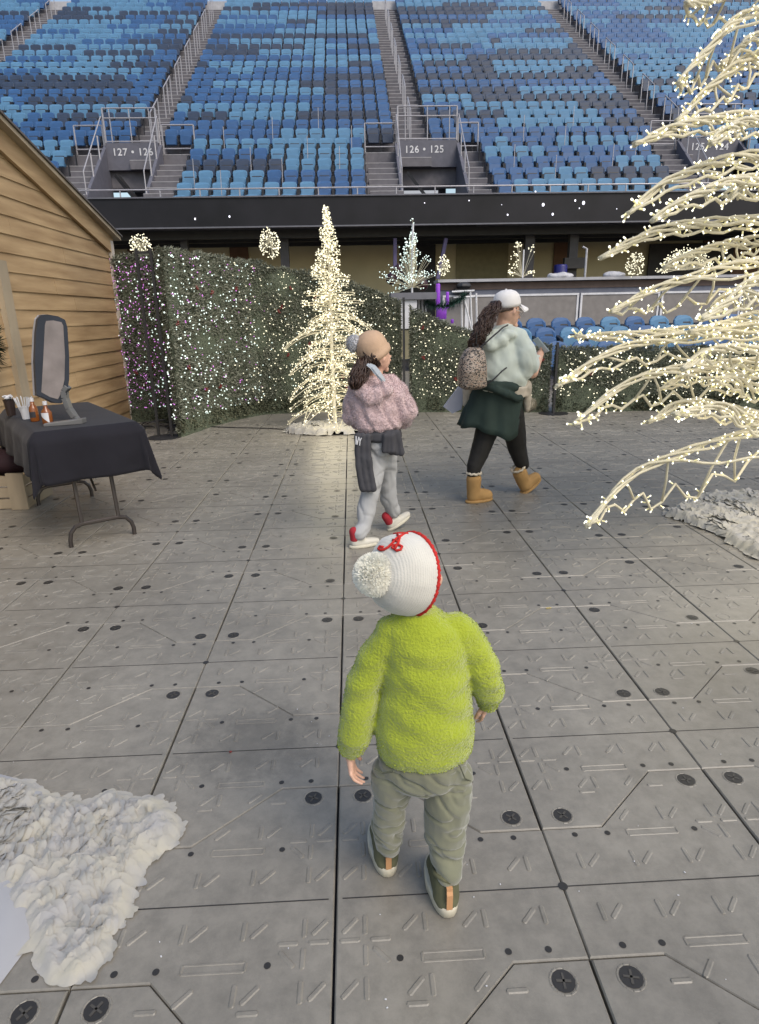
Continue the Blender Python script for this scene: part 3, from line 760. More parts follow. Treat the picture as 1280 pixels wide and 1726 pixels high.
bulbs(tr, bl, {'w': (octamesh(.0105, M['bulb']), M['bulb'], 0, .0105)})
for z, e in ((.35, 7), (1.0, 7), (1.7, 5)): point(tr, (-.26, 8.05, z), e*.7, (1, .88, .6), .35)

# frilled fabric at its foot
M['snow'] = mat('snow_fabric', (.31, .305, .30), .85, .2, vscale=13, col2=(.38, .36, .30), sheen=.2)
M['sheet'] = mat('white_sheet', (.34, .34, .35), .8, vscale=4, var=.06)
def inpoly(x, y, P):
    c = False; j = len(P)-1
    for i in range(len(P)):
        if (P[i][1] > y) != (P[j][1] > y) and x < (P[j][0]-P[i][0])*(y-P[i][1])/(P[j][1]-P[i][1])+P[i][0]: c = not c
        j = i
    return c
def edged(x, y, P):
    m = 9
    for i in range(len(P)):
        a = V(P[i]); b_ = V(P[(i+1) % len(P)]); d = b_-a; t = max(0, min(1, (V((x, y))-a).dot(d)/d.length_squared)); m = min(m, (V((x, y))-a-d*t).length)
    return m
def snow(poly, hfn, res, nr, size, label, name='snow_blanket', seed=1):
    random.seed(seed)
    xs = [p[0] for p in poly]; ys = [p[1] for p in poly]
    t = thing(name, label, 'fabric', ((min(xs)+max(xs))/2, (min(ys)+max(ys))/2, 0))
    b = MB(); idx = {}; nx = int((max(xs)-min(xs))/res)+2; ny = int((max(ys)-min(ys))/res)+2; vs = []; fs = []
    def hh(x, y):
        e = edged(x, y, poly); k = min(1, e/.06); k = k*(2-k)
        rg = (1-abs(fnz((x*15, y*15, seed), 1))*2.2)*.016+(1-abs(fnz((x*34, y*34, seed+3), 1))*2.2)*.010
        return .004+k*(hfn(x, y)+rg)
    for i in range(nx):
        for j in range(ny):
            x = min(xs)+i*res; y = min(ys)+j*res
            if inpoly(x, y, poly): idx[(i, j)] = len(vs); vs.append(V((x, y, max(.003, hh(x, y)))))
    for i in range(nx):
        for j in range(ny):
            q = [(i, j), (i+1, j), (i+1, j+1), (i, j+1)]
            if all(k in idx for k in q): fs.append(tuple(idx[k] for k in q))
    b.add(vs, fs); b.build('base_fabric', M['snow'], t, True)
    r = MB(); n = 0
    while n < nr:
        x = random.uniform(min(xs), max(xs)); y = random.uniform(min(ys), max(ys))
        if not inpoly(x, y, poly): continue
        n += 1; h = hh(x, y); a = random.uniform(0, 6.28); s = size*random.uniform(.5, 1.7); tilt = random.uniform(0, .9)
        # an arched fold pinched down at both ends, its lip lifted off the cloth
        a = fnz((x*3, y*3, seed), 1)*3.5+random.gauss(0, .55)
        M_ = Matrix.Translation((x, y, 0)) @ Matrix.Rotation(a, 4, 'Z'); vs = []; nu, nv = 7, 4; ln_ = s*random.uniform(1.0, 1.9); lip = s*random.uniform(.08, .34)*min(1, .3+edged(x, y, poly)/.07); k1 = random.uniform(-.3, .3)
        for u in range(nu):
            for v in range(nv):
                uu = u/(nu-1); vv = v/(nv-1); ar = math.sin(math.pi*uu)**.7
                X = (uu-.5)*ln_; Y = (vv-.3)*s*.8*(.35+.65*ar)+k1*X*X/s
                q = M_ @ V((X, Y, 0)); q.z = max(.003, hh(q.x, q.y)) - .004 + (lip*vv**1.5*ar+.004)*(1 if v else .2)
                if not inpoly(q.x, q.y, poly): q.z = .003+max(0, q.z-.004)*.35
                q.z = max(q.z, .003); vs.append(q)
        r.add(vs, [(u*nv+v, (u+1)*nv+v, (u+1)*nv+v+1, u*nv+v+1) for u in range(nu-1) for v in range(nv-1)])
    r.build('ruffles', M['snow'], t, True)
    return t
def blobpoly(c, rx, ry, n=26, j=.08): return [(c[0]+rx*math.cos(2*math.pi*k/n)*(1+random.uniform(-j, j)), c[1]+ry*math.sin(2*math.pi*k/n)*(1+random.uniform(-j, j))) for k in range(n)]
snow(blobpoly((-.22, 8.42), .72, .45), lambda x, y: .05, .03, 700, .055, 'round frilled white fabric under the cone shaped light tree', seed=3)
P1 = [gz(x, y)[:2] for x, y in ((-60, 1340), (0, 1312), (50, 1322), (75, 1345), (120, 1350), (150, 1362), (185, 1335), (235, 1350), (262, 1345), (296, 1372), (302, 1400), (290, 1432), (258, 1447), (238, 1478), (222, 1520), (206, 1560), (190, 1580), (183, 1605), (150, 1645), (118, 1662), (82, 1655), (70, 1640), (68, 1610), (48, 1585), (20, 1540), (0, 1500), (-60, 1450))]
t = snow(P1, lambda x, y: .010+.016*fnz((x*6, y*6, 0), 1), .0055, 2100, .027, 'crumpled frilled white fabric lying lower left', seed=5)
t['label'] = 'crumpled frilled white fabric on the floor in the lower left corner'
P2 = [gz(x, y)[:2] for x, y in ((1118, 870), (1150, 852), (1185, 838), (1240, 835), (1330, 835), (1500, 860), (1500, 1010), (1330, 965), (1265, 938), (1225, 915), (1205, 900), (1165, 885))]
snow(P2, lambda x, y: .035, .013, 2200, .042, 'frilled white fabric spread on the floor under the big light tree on the right', seed=8)
# plain sheet showing below the left fabric
sh = MB(); pl = [gz(x, y)[:2] for x, y in ((-80, 1300), (0, 1306), (40, 1316), (72, 1335), (90, 1400), (60, 1560), (52, 1592), (0, 1662), (-90, 1760))]
n = len(pl); c = V((sum(p[0] for p in pl)/n, sum(p[1] for p in pl)/n))
vs = [V((c.x, c.y, .012))]; fs = []
for k, s in enumerate((.5, .9, 1.0)):
    for i, p in enumerate(pl): q = c+(V(p)-c)*s; vs.append(V((q.x, q.y, (.013, .012, .0035)[k]+.006*math.sin(i*2.1+k) if k < 2 else .0035)))
for i in range(n): fs.append((0, 1+i, 1+(i+1) % n))
for k in range(2):
    for i in range(n): fs.append((1+k*n+i, 1+(k+1)*n+i, 1+(k+1)*n+(i+1) % n, 1+k*n+(i+1) % n))
sh.add(vs, fs); o = sh.build('white_sheet', M['sheet'], smooth=True); tag(o, 'plain smooth white sheet lying under the frilled fabric in the lower left corner', 'sheet')

# big tree on the right ----------------------------------------------------
random.seed(11)
BT = V((3.30, 4.15, 0))
bt = thing('light_tree', 'huge wire tree wrapped in warm string lights reaching in from the right edge', 'lit tree', BT)
b = MB(); b.tube([BT+V((0, 0, .01)), BT+V((0, 0, 3)), BT+V((0, 0, 5.6))], [.06, .05, .015], 10); b.build('trunk', M['wire'], bt)
lm = MB(); lm.mi = 0; lm.tube([(0, 0, 0), (0, 0, .025)], .0048, 6); lm.mi = 1; lm.lathe([(.0050, .024), (.0060, .027), (.0056, .033), (.002, .036)], 8)
LED = lm.mesh('light_bulb'); LED.materials.append(M['bulbbody']); LED.materials.append(mat('led_tip', (.95, .93, .8), .2, emit=(1, .96, .78), estr=.75))
led_list = []
def wbranch(tip, zr, arch=.25, lower=.16, seed=0, root=None, dens=1.0, n=30, br=1.0, via=None):
    rnd = random.Random(seed+100)
    root = V((BT.x, BT.y, zr)) if root is None else root
    L = (tip-root).length; c = root.lerp(tip, .62)+V((0, 0, (arch*1.35+.07)*L))
    b = MB(); d = (tip-root); d.z = 0; side = V((-d.y, d.x, 0)).normalized()
    main = [bez(root, c, tip, i/n) for i in range(n+1)]
    if via:
        K = [root+(root-via[1])*.3, root, via[1], via[0], tip, tip+(tip-via[0])*.6]; main = []
        T_ = [0]
        for a_, b_ in zip(K, K[1:]): T_.append(T_[-1]+(b_-a_).length)
        for i in range(n+1):
            u_ = T_[1]+(T_[4]-T_[1])*i/n; q = 1
            while q < 3 and u_ > T_[q+1]: q += 1
            f_ = (u_-T_[q])/(T_[q+1]-T_[q]); p0, p1_, p2_, p3_ = K[q-1], K[q], K[q+1], K[q+2]
            main.append(.5*((2*p1_)+(p2_-p0)*f_+(2*p0-5*p1_+4*p2_-p3_)*f_*f_+(3*p1_-p0-3*p2_+p3_)*f_**3))
    ph = rnd.uniform(0, 6)
    for s in range(4):
        pts = []
        for i, p in enumerate(main):
            t = i/n; rr = (.024*(1-t)+.012)*br; a = ph+s*2.1+i*(.45+.12*s)
            pts.append(p+side*rr*math.cos(a)+V((0, 0, rr*math.sin(a)))+V((rnd.uniform(-1, 1), rnd.uniform(-1, 1), rnd.uniform(-1, 1)))*.003)
        b.tube(pts, [.0108*(1-.35*i/n) for i in range(n+1)], 6)
    spine = list(main); low = []
    i0 = int(n*.30); sidew = rnd.uniform(-.10, .10)
    for i in range(i0, n+1):
        t = (i-i0)/(n-i0); low.append(main[i]+V((0, 0, -lower*1.25*math.sin(math.pi*min(1, t**.8))*(1+.25*math.sin(i*1.9))))+side*sidew*math.sin(math.pi*t))
    b.tube(low, .0085, 6)
    k = 0
    for j in range(2, len(low)-1, 3):
        q = main[min(n, i0+j+rnd.choice((-1, 1, 2)))]; mid = (low[j]+q)/2+side*rnd.uniform(-.02, .02); b.tube([low[j], mid, q], .0072, 5); spine += [low[j].lerp(q, .5)]
    # a second loose loop
    lp = []; j0 = int(n*.15); j1 = int(n*.75); sw2 = -sidew*1.2+.05
    for i in range(j0, j1+1): t = (i-j0)/(j1-j0); lp.append(main[i]+side*sw2*math.sin(math.pi*t)+V((0, 0, -lower*.5*math.sin(math.pi*t)+.012*math.sin(i*1.3))))
    b.tube(lp, .0082, 6)
    o = b.build('lit_branch', M['wire'], bt, True)
    for path, nn in ((main, 54), (low, 26), (lp, 20)):
        for _ in range(int(nn*dens*L/1.7)):
            f = rnd.uniform(.02, .999)*(len(path)-1); i = int(f); p = path[i].lerp(path[i+1], f-i)
            dr = V((rnd.uniform(-1, 1), rnd.uniform(-1, 1), rnd.uniform(-.8, 1))).normalized(); led_list.append((p+dr*.012, dr))
def tp(x, y, Y): return at(x, y, Y)
BR = [ # tip, mid, edge pixels, depth of the tip, drop of the lower wire, density
 ((1155,8),(1200,0),(1290,-14),3.5,.08,1), ((1146,140),(1190,88),(1290,16),3.45,.16,1), ((1139,208),(1195,150),(1290,92),3.6,.10,1), ((1068,242),(1150,212),(1290,196),3.35,.05,1.2), ((1195,242),(1230,218),(1290,206),3.2,.06,1),
 ((1056,360),(1145,296),(1290,262),3.25,.05,1.1), ((1101,370),(1185,322),(1290,302),3.1,.07,1.1), ((1012,437),(1115,386),(1290,372),3.3,.04,1.1), ((1028,527),(1110,485),(1290,440),3.3,.13,1.1), ((1180,541),(1232,505),(1290,470),3.0,.06,1),
 ((970,566),(1090,562),(1290,548),3.4,.05,1.2), ((937,650),(1070,580),(1290,552),3.35,.10,1.2), ((968,716),(1085,634),(1290,608),3.25,.15,1.2), ((1090,712),(1165,677),(1290,700),3.4,.07,1.2), ((988,889),(1080,792),(1290,722),3.1,.24,1.2),
 ((1110,655),(1190,622),(1290,626),3.7,.08,.9), ((1150,620),(1210,588),(1290,590),3.0,.08,1), ((1135,700),(1215,684),(1290,712),3.1,.06,1), ((1120,450),(1190,420),(1290,404),3.7,.07,.9), ((1195,520),(1240,490),(1290,500),3.9,.08,.8),
 ((1205,640),(1240,640),(1290,655),3.3,.06,1), ((1215,110),(1250,80),(1290,60),3.9,.08,.8), ((1220,330),(1255,310),(1290,306),3.8,.06,.8), ((1160,560),(1225,545),(1290,530),3.6,.07,.9)]
for i, (a, m_, e_, Y, lo, dn) in enumerate(BR):
    A_ = at(*a, Y); M_ = at(*m_, Y+.22); E_ = at(*e_, Y+.48); R_ = V((BT.x, BT.y, E_.z-.03))
    wbranch(A_, 0, 0, lo, i, root=R_, dens=dn, via=(M_, E_))
for i in range(20):   # branches on the far and right sides
    zr = .8+i*.22; a = random.uniform(-1.6, 1.9); L = max(.5, 2.3-zr*.33)
    wbranch(V((BT.x+math.cos(a)*L, BT.y+math.sin(a)*L, zr-.5)), zr, .15, .12, 60+i, dens=.5)
led_list.sort(key=lambda q: (q[0]-CAM).length)
def qm(d): return V(d).to_track_quat('Z', 'Y')
vis_led = []
rest = MB()
for p, d in led_list:
    x, y = pix(p)
    if -10 < x < 1290 and -10 < y < 1740 and len(vis_led) < 100 and p.y < 3.6:
        vis_led.append(p); o = bpy.data.objects.new('light_bulb', LED); o.rotation_mode = 'QUATERNION'; o.rotation_quaternion = qm(d); o.location = p; link(o, bt); inv(bt, o)
    elif x < 1400:
        mm = Matrix.Translation(p) @ qm(d).to_matrix().to_4x4()
        rest.mi = 0; rest.tube([mm @ V((0, 0, 0)), mm @ V((0, 0, .017))], .0042, 4)
        rest.mi = 1; rest.octa(mm @ V((0, 0, .0225)), .0062)
o = rest.build('light_bulbs', [M['bulbbody'], LED.materials[1]], bt); tag(o, kind='stuff')
for loc, e in (((2.2, 3.6, .7), 9), ((2.3, 3.7, 1.6), 7), ((2.5, 3.8, 2.6), 6), ((2.9, 3.6, .5), 7)): point(bt, loc, e*.40, (1, .89, .64), .4)

# ---------------------------------------------------------------- small lit shapes under the stand
def cluster(name, label, c, fn, n, r=.013, stem=None, extra=None, kind='lit ball', m='bulb', grp=None):
    t = thing(name, label, kind, c, grp); b = MB(); w_ = MB(); last = None
    for k in range(n):
        q = V(c)+fn(); b.octa(q, r)
        if k % 3 == 0: w_.tube([V(c)+V((0, 0, .02)), (V(c)+q)/2+V((0, 0, .03)), q], .004, 3, False)
    b.build('light_bulbs', M[m], t)['kind'] = 'stuff'
    w_.build('wire_frame', M['wire'], t)
    if stem: s_ = MB(); s_.tube(stem, .02, 6); s_.build('stem', M['white'], t)
    return t
def sph(r, k=1):
    def f():
        d = V((random.gauss(0, 1), random.gauss(0, 1), random.gauss(0, 1))).normalized()*r*random.uniform(.75, 1); d.z *= k; return d
    return f
def hangs(px, py, Y, rp, label, n=170, k=1.1, name='light_ball'):
    p = at(px, py, Y); c = (p.x, Y, p.z); r = rp*Y/F
    cluster(name, label, c, sph(r, k), n, .016, None, grp='hanging balls of lights')
hangs(238, 415, 17.0, 17, 'hanging ball of warm lights above the hedge beside the timber hut')
hangs(455, 410, 17.0, 17, 'hanging ball of warm lights above the long hedge left of the lit tree', k=1.35)
hangs(748, 447, 17.0, 11, 'small hanging cluster of lights right of the white branch tree', 90, 1.5)
hangs(1071, 446, 16.9, 15, 'hanging cluster of lights above the counter left of the lit arch', 130, 1.3)
p = at(1166, 455, 16.9)
def arch():
    a = random.uniform(-.1, 3.24); r = .52+random.gauss(0, .07); return V((math.cos(a)*r*1.15, random.uniform(-.1, .1), math.sin(a)*r*.9))
cluster('light_arch', 'half round arch of warm lights standing on the counter', (p.x, 17.2, p.z), arch, 330, .017, kind='lit arch')
TW = []
for _k in range(26):
    _z = random.uniform(.05, .85); _a = random.uniform(0, 6.28); _l = .62*(1.05-_z)*random.uniform(.7, 1.1); TW.append((V((0, 0, _z*1.1)), V((math.cos(_a)*_l, math.sin(_a)*_l*.8, _l*random.uniform(-.35, .35)))))
def twigs():
    b_, d_ = random.choice(TW); t_ = random.random()**.6
    if random.random() < .12: return V((random.gauss(0, .02), 0, random.uniform(.1, 1.2)))
    return b_+d_*t_+V((random.gauss(0, .035), random.gauss(0, .03), random.gauss(0, .035)))
p = at(695, 487, 12.0)
cluster('branch_tree', 'white tree of lights on a stand behind the sloping hedge', (p.x, 12.0, p.z), lambda: twigs()*1.0, 420, .012, [(p.x, 12, p.z-.5), (p.x, 12, p.z+.5), (p.x+.02, 12, p.z+1.1)], kind='lit tree', m='bulbw')
p = at(888, 467, 17.0)
def tw2():
    return random.choice((V((-.20, 0, .55)), V((-.18, 0, .75)), V((-.22, 0, .35)), V((-.28, 0, .18)), V((-.3, 0, .12)), V((.24, 0, .16)), V((.2, 0, .72)), V((-.15, 0, .82))))+V((random.gauss(0, .05), random.gauss(0, .03), random.gauss(0, .05)))
cluster('branch_tree', 'bare white branch with few light clusters on the counter before the column', (p.x, 17.4, p.z), tw2, 80, .018, [(p.x, 17.4, p.z-.2), (p.x, 17.4, p.z+.7)], kind='lit tree')
p = at(690, 515, 11.6)
t = thing('display_plinth', 'pale plinth holding the white branch tree behind the sloping hedge', 'plinth', (p.x, 11.8, 0)); b = MB(); b.box((p.x-.28, 11.7, p.z-.4), (p.x+.15, 12.2, p.z+.1)); b.build('plinth_body', M['white'], t); b = MB(); b.box((p.x-.32, 11.65, p.z+.104), (p.x+.5, 12.25, p.z+.22)); b.build('plinth_top', mat('plinth_top', (.15, .15, .17), .6), t)
# white scaffold rails with garland, purple lit lanterns
t = thing('white_railing', 'white metal railing with a slanted brace behind the sloping hedge', 'railing', (1.9, 12, 0)); b = MB()
def zz(px, py, Y=12.0): return at(px, py, Y)
for a, b2 in (((762, 492), (800, 490)), ((765, 502), (800, 500)), ((793, 492), (796, 560)), ((803, 494), (804, 555)), ((782, 500), (796, 560)), ((778, 500), (779, 560)), ((720, 500), (716, 545)), ((706, 500), (707, 530)), ((712, 500), (713, 535))):
    b.tube([zz(*a), zz(*b2)], .018, 5)
b.build('rail_frame', M['white'], t)
b = MB(); lf = []
pts = [zz(716, 510, 11.9), zz(735, 515, 11.9), zz(755, 516, 11.9), zz(772, 508, 11.9), zz(785, 497, 11.9)]
for a, c in zip(pts, pts[1:]):
    for k in range(150):
        q = a.lerp(c, random.random()); d = V((random.gauss(0, 1), random.gauss(0, 1), random.gauss(0, 1))).normalized(); s = d.cross(V((.3, .2, .9))).normalized()*.008; b.add([q-s, q+d*.13, q+s], ((0, 1, 2),))
o = b.build('garland', mat('garland_green', (.03, .08, .06), .7)); tag(o, 'dark green garland draped over the white railing behind the hedge', 'garland')
M['purple'] = mat('purple_glow', (.25, .05, .5), .5, emit=(.42, .13, .85), estr=.06)
n = 0
for (x0, y0, x1, y1) in ((735, 478, 742, 515), (752, 492, 757, 520), (736, 518, 753, 538), (760, 538, 765, 545)):
    a = zz(x0, y0, 12.3); c = zz(x1, y1, 12.3); r = abs(c.x-a.x)/2; b = MB()
    b.lathe([(r*.8, c.z), (r, c.z+.02), (r, a.z-.02), (r*.8, a.z)], 12, Matrix.Translation(((a.x+c.x)/2, 12.3, 0))); o = b.build('purple_lamp', M['purple'], smooth=True); n += 1
    tag(o, ('tall glowing purple tube lamp behind the hedge', 'short glowing purple tube lamp beside the white railing', 'wide glowing purple lamp drum below the garland', 'small glowing purple lamp low at the hedge top')[n-1], 'purple lamp')
for (px, x_, w_) in ((741, 'left', .08), (667, 'l', .05)):
    pass
b = MB(); a = at(735, 400, 19.5); 
M['violet'] = mat('violet_brace', (.13, .11, .22), .6)
for px0, px1 in ((752, 738), (666, 666)):
    q0 = at(px0, 402, 19.6); q1 = at(px1, 470, 19.6); b = MB(); b.beam(q0, q1, .18, .1)
    o = b.build('steel_brace', M['violet']); tag(o, 'violet tinted steel brace rising %s the white tree of lights' % ('to the right behind' if px0 > 700 else 'to the left behind'), 'brace')

b = MB(); q = at(782, 482, 17); b.ball((q.x, 17, q.z), (.2, .15, .1), 10, 8); b.box((q.x-.25, 16.8, q.z-.16), (q.x+.25, 17.2, q.z-.08)); o = b.build('stage_light', M['black'], smooth=False); tag(o, 'small black stage lamp above the white railing', 'stage lamp')
b = MB()
orn = mat('dark_red_ornament', (.03, .008, .01), .3)
for (px, py, r, lb) in ((660, 470, .11, 'lowest dark round ornament left of the white tree of lights'), (672, 455, .1, 'upper dark round ornament left of the white tree of lights'), (712, 480, .12, 'dark round ornament behind the right of the white tree of lights')):
    q = at(px, py, 12.6); b = MB(); b.lathe([(.002, -r)]+[(r*math.cos(a), r*math.sin(a)) for a in (-1.2, -.8, -.4, 0, .4, .8, 1.2)]+[(.03, r*.99), (.03, r*1.15), (.01, r*1.18)], 14, Matrix.Translation(q)); o = b.build('round_ornament', orn, smooth=True); tag(o, lb, 'ornament', 'dark round ornaments')

# ---------------------------------------------------------------- timber hut
M['wood'] = mat('cedar_plank', (.27, .178, .092), .6, .3, vscale=3.6, stretch=(1, .35, 3.2), col2=(.43, .305, .17), bump=.35, bscale=16, bdist=.004, detail=7)
M['wood2'] = mat('pale_trim_wood', (.31, .255, .18), .6, .3, vscale=4, stretch=(2, 1, .4), var=.2, bump=.3, bscale=18, bdist=.004)
XH = -3.37
ht = thing('timber_hut', 'wooden market hut with plank siding and a sloping roof edge on the left', 'hut', (XH-1, 7.5, 0))
b = MB(); rnd = random.Random(4)
zt0 = 0.0; roofz = lambda y: 2.545+(9.62-y)*.256
for k in range(22):
    z0 = k*.178; z1 = z0+.19
    ys = [3.5, 4.9+rnd.uniform(-.5, .5), 7.3+rnd.uniform(-.5, 1.2), 9.55]
    for y0, y1 in zip(ys, ys[1:]):
        yy1 = y1-.003
        # cut by the roof slope
        lim = lambda z: 9.62-(z-2.50)/.262
        if z1 > 2.45: yy1 = min(yy1, lim(z0+.06))
        if yy1 <= y0: continue
        o1 = rnd.uniform(-.002, .002); xa = XH-.010+o1
        b.add([(xa-.02, y0, z0), (XH+.004+o1, y0, z0), (xa, y0, z1), (xa-.02, y0, z1), (xa-.02, yy1, z0), (XH+.004+o1, yy1, z0), (xa, yy1, z1), (xa-.02, yy1, z1)],
              ((0,1,2,3), (7,6,5,4), (1,5,6,2), (0,4,5,1), (3,2,6,7), (0,3,7,4)))
b.build('plank_siding', M['wood'], ht)
b = MB(); b.box((XH-.08, 9.54, 0), (XH+.05, 9.64, 2.55)); b.build('corner_trim', mat('corner_trim', (.46, .41, .36), .6, vscale=5, stretch=(2, 2, .4)), ht)
b = MB(); b.box((XH-.01, 6.44, 0), (XH+.05, 6.61, 2.05)); b.build('front_post', M['wood2'], ht)
def sl_(y0, y1, lo, hi, x0, x1): 
    return [(x, y, roofz(y)+dz) for x in (x0, x1) for (y, dz) in ((y0, lo), (y1, lo), (y1, hi), (y0, hi))]
bx = ((0,1,2,3), (7,6,5,4), (0,4,5,1), (1,5,6,2), (2,6,7,3), (3,7,4,0))
b = MB(); b.add(sl_(5.2, 9.66, -.17, .05, XH+.008, XH+.045), bx); b.build('barge_board', M['wood'], ht)
b = MB(); b.add(sl_(5.2, 9.74, .052, .10, XH-2.4, XH+.13), bx); b.build('roof_boards', M['wood2'], ht)
b = MB(); b.add(sl_(5.2, 9.76, .103, .125, XH-2.4, XH+.15), bx); b.build('roof_felt', mat('roof_felt', (.10, .09, .085), .8), ht)
b = MB(); b.box((XH-2.4, 9.5, 0), (XH-.09, 9.58, 2.55)); b.build('end_wall', M['wood'], ht)
def foliage_blob(name, label, cat, c, r, n, m, ln=.06):
    b = MB()
    for _ in range(n):
        d = V((random.gauss(0, 1), random.gauss(0, 1), random.gauss(0, 1))).normalized(); q = V(c)+V((d.x*r[0], d.y*r[1], d.z*r[2]))*random.uniform(.5, 1)
        e = (d+V((random.uniform(-.6, .6),)*3)).normalized(); s = e.cross(V((.2, .5, .8))).normalized()*.006; b.add([q-s, q+e*ln*.5-s*1.2, q+e*ln, q+e*ln*.5+s*1.2, q+s], ((0, 1, 2, 3, 4),))
    o = b.build(name, m); tag(o, label, cat)
q = atX(-16, 580, XH+.12); foliage_blob('evergreen_garland', 'evergreen garland on the hut post at the left edge', 'garland', q, (.07, .09, .2), 500, mat('garland_dark', (.02, .05, .03), .7), .09)

# ---------------------------------------------------------------- folding table
TZ = .80; ls = V((-.56, .828, 0)).normalized(); ss = V((.835, .55, 0)).normalized()
ss = (ss - ls*ss.dot(ls)*.6).normalized()
A = V((-2.04, 4.03, TZ)); WD = .62; LN = 1.42
tb_ = thing('folding_table', 'folding table with dark steel legs under a black cloth beside the hut', 'table', (-2.1, 4.6, 0))
TM = Matrix((( ss.x, ls.x, 0, A.x), (ss.y, ls.y, 0, A.y), (0, 0, 1, TZ), (0, 0, 0, 1)))
b = MB(); b.box((0, 0, -.04), (WD, LN, -.008), TM); b.build('tabletop', mat('table_top', (.3, .3, .3), .5), tb_)
M['leg'] = mat('bronze_leg', (.07, .06, .055), .35, .5, .6)
def legframe(v, ft):
    u0, u1 = .09, WD-.11; z = -TZ
    for u in (u0+.09, u1-.09):
        b = MB(); b.tube([TM @ V((u, v+.10, -.04)), TM @ V((u, v, z+.15))], .014, 8); b.build('leg', M['leg'], tb_)
    b = MB(); P = [(u0, z+.0), (u0, z+.05), (u0+.012, z+.10), (u0+.045, z+.138), (u0+.09, z+.15), (u1-.09, z+.15), (u1-.045, z+.138), (u1-.012, z+.10), (u1, z+.05), (u1, z)]
    b.tube([TM @ V((u, v, zz_)) for u, zz_ in P], .015, 8); b.build('foot_bar', M['leg'], tb_)
legframe(-.02, 0); legframe(LN-.16, 1)
b = MB(); b.tube([TM @ V((WD/2, .1, -.05)), TM @ V((WD/2, .35, -.25)), TM @ V((WD/2, .04, -.45))], .008, 6); b.build('leg_brace', M['leg'], tb_)
# cloth
D = .33; N1, N2 = 64, 90; b = MB(); vs = []; fs = []
def clothp(s, t):
    cs = min(max(s, 0), WD); ct = min(max(t, 0), LN); ox = s-cs; oy = t-ct; r = math.hypot(ox, oy)
    if r < 1e-6: return TM @ V((s, t, .003+.001*fnz((s*6, t*6, 0), 1)))
    ux, uy = ox/r, oy/r; corner = abs(ux*uy)*2
    ang = math.atan2(uy, ux)
    fl_ = .055*min(1, r/.08)+.05*r + corner*.10*r*math.sin(ang*6)**2
    par = t*7+s*3 if abs(ux) > abs(uy) else s*8
    fl_ += .014*math.sin(par*2.0+1)*(r/D)*(1-corner)+.008*fnz((s*11, t*11, 2), 1)*(r/D)+.004*fnz((s*30+t*9, t*12, 4), 1)*(r/D)
    if s > WD and t < LN*.25: fl_ += .03*max(0, r-.05)*(1+corner)      # flared right corner
    zc = -max(0, r-.018)*(.97-.10*corner)
    return TM @ V((cs+ux*fl_, ct+uy*fl_, zc+.003))
for i in range(N1+1):
    for j in range(N2+1):
        s = -D+(WD+2*D)*i/N1; t = -D-.04+(LN+2*D+.04)*j/N2; vs.append(clothp(s, t))
for i in range(N1):
    for j in range(N2): fs.append((i*(N2+1)+j, (i+1)*(N2+1)+j, (i+1)*(N2+1)+j+1, i*(N2+1)+j+1))
b.add(vs, fs); me = b.mesh('tablecloth')
o = obj('tablecloth', me, mat('black_cloth', (.012, .0115, .016), .85, .2, vscale=3, var=.15, bump=.25, bscale=400, bdist=.001, sheen=.08)); me.polygons.foreach_set('use_smooth', [True]*len(me.polygons))
so_ = o.modifiers.new('s', 'SOLIDIFY'); so_.thickness = .002
tag(o, 'black cloth draped over the folding table with pointed hanging corners', 'tablecloth')
# lamp on the table: frame lies in the plane through the pixels at Y~4.25
def on_t(px, py): return gz(px, py, TZ+.004)
bp = on_t(100, 712)
pl_ = thing('panel_lamp', 'tall grey framed panel lamp on a bent stand on the black table', 'desk lamp', bp)
LY = bp.y+.05
def quadp(px, py, dy=0): return at(px, py, LY+dy)
outer = [(62, 666), (59, 610), (61, 560), (64, 538), (70, 531), (80, 530), (98, 533), (110, 539), (114, 552), (117, 600), (117, 640), (113, 665), (104, 680), (92, 679), (72, 669)]
inner = [(70, 661), (73, 610), (76, 548), (78, 541), (90, 540), (104, 543), (107, 549), (110, 600), (109, 640), (104, 662), (98, 673), (84, 669)]
def plate(poly, dy0, dy1, name, m, par):
    n = len(poly); b = MB(); vs = [quadp(x, y, dy0) for x, y in poly]+[quadp(x+ (-3 if dy1 > .02 else 0), y, dy1) for x, y in poly]
    b.add(vs, [tuple(range(n)), tuple(range(n, 2*n))[::-1]]+[(i, n+i, n+(i+1) % n, (i+1) % n) for i in range(n)])
    o = b.build(name, m, par); return o
plate(outer, 0, .035, 'lamp_housing', mat('grey_plastic', (.035, .04, .052), .45), pl_)
plate([(x-3, y) for x, y in outer], .037, .055, 'lamp_back', mat('silver_plastic', (.4, .4, .42), .35), pl_)
plate(inner, -.004, -.001, 'diffuser', mat('diffuser', (.24, .21, .20), .35, .4, vscale=7, var=.22, stretch=(1, 1, 1)), pl_)
b = MB(); gp = mat('lamp_stand_grey', (.12, .12, .12), .4)
P_a = [(112, 652, -.01), (106, 660, -.01), (107, 672, -.012), (114, 690, -.015), (124, 705, -.02), (130, 712, -.02)]
for a, c in zip(P_a, P_a[1:]): 
    p = quadp(*a); q = quadp(*c); b.beam(p+V((0, .03, 0)), q+V((0, .03, 0)), .034, .06, (0, 1, 0))
e0 = on_t(136, 716); e1 = on_t(70, 721); dirv = (e1-e0); 
b.add([e0+V((0, .03, 0)), e0+V((0, .11, 0)), e1+V((0, .10, 0)), e1+V((0, .03, 0)), e0+V((0, .03, .034)), e0+V((0, .11, .034)), e1+V((0, .10, .02)), e1+V((0, .03, .02))], ((0,3,2,1), (4,5,6,7), (0,1,5,4), (1,2,6,5), (2,3,7,6), (3,0,4,7)))
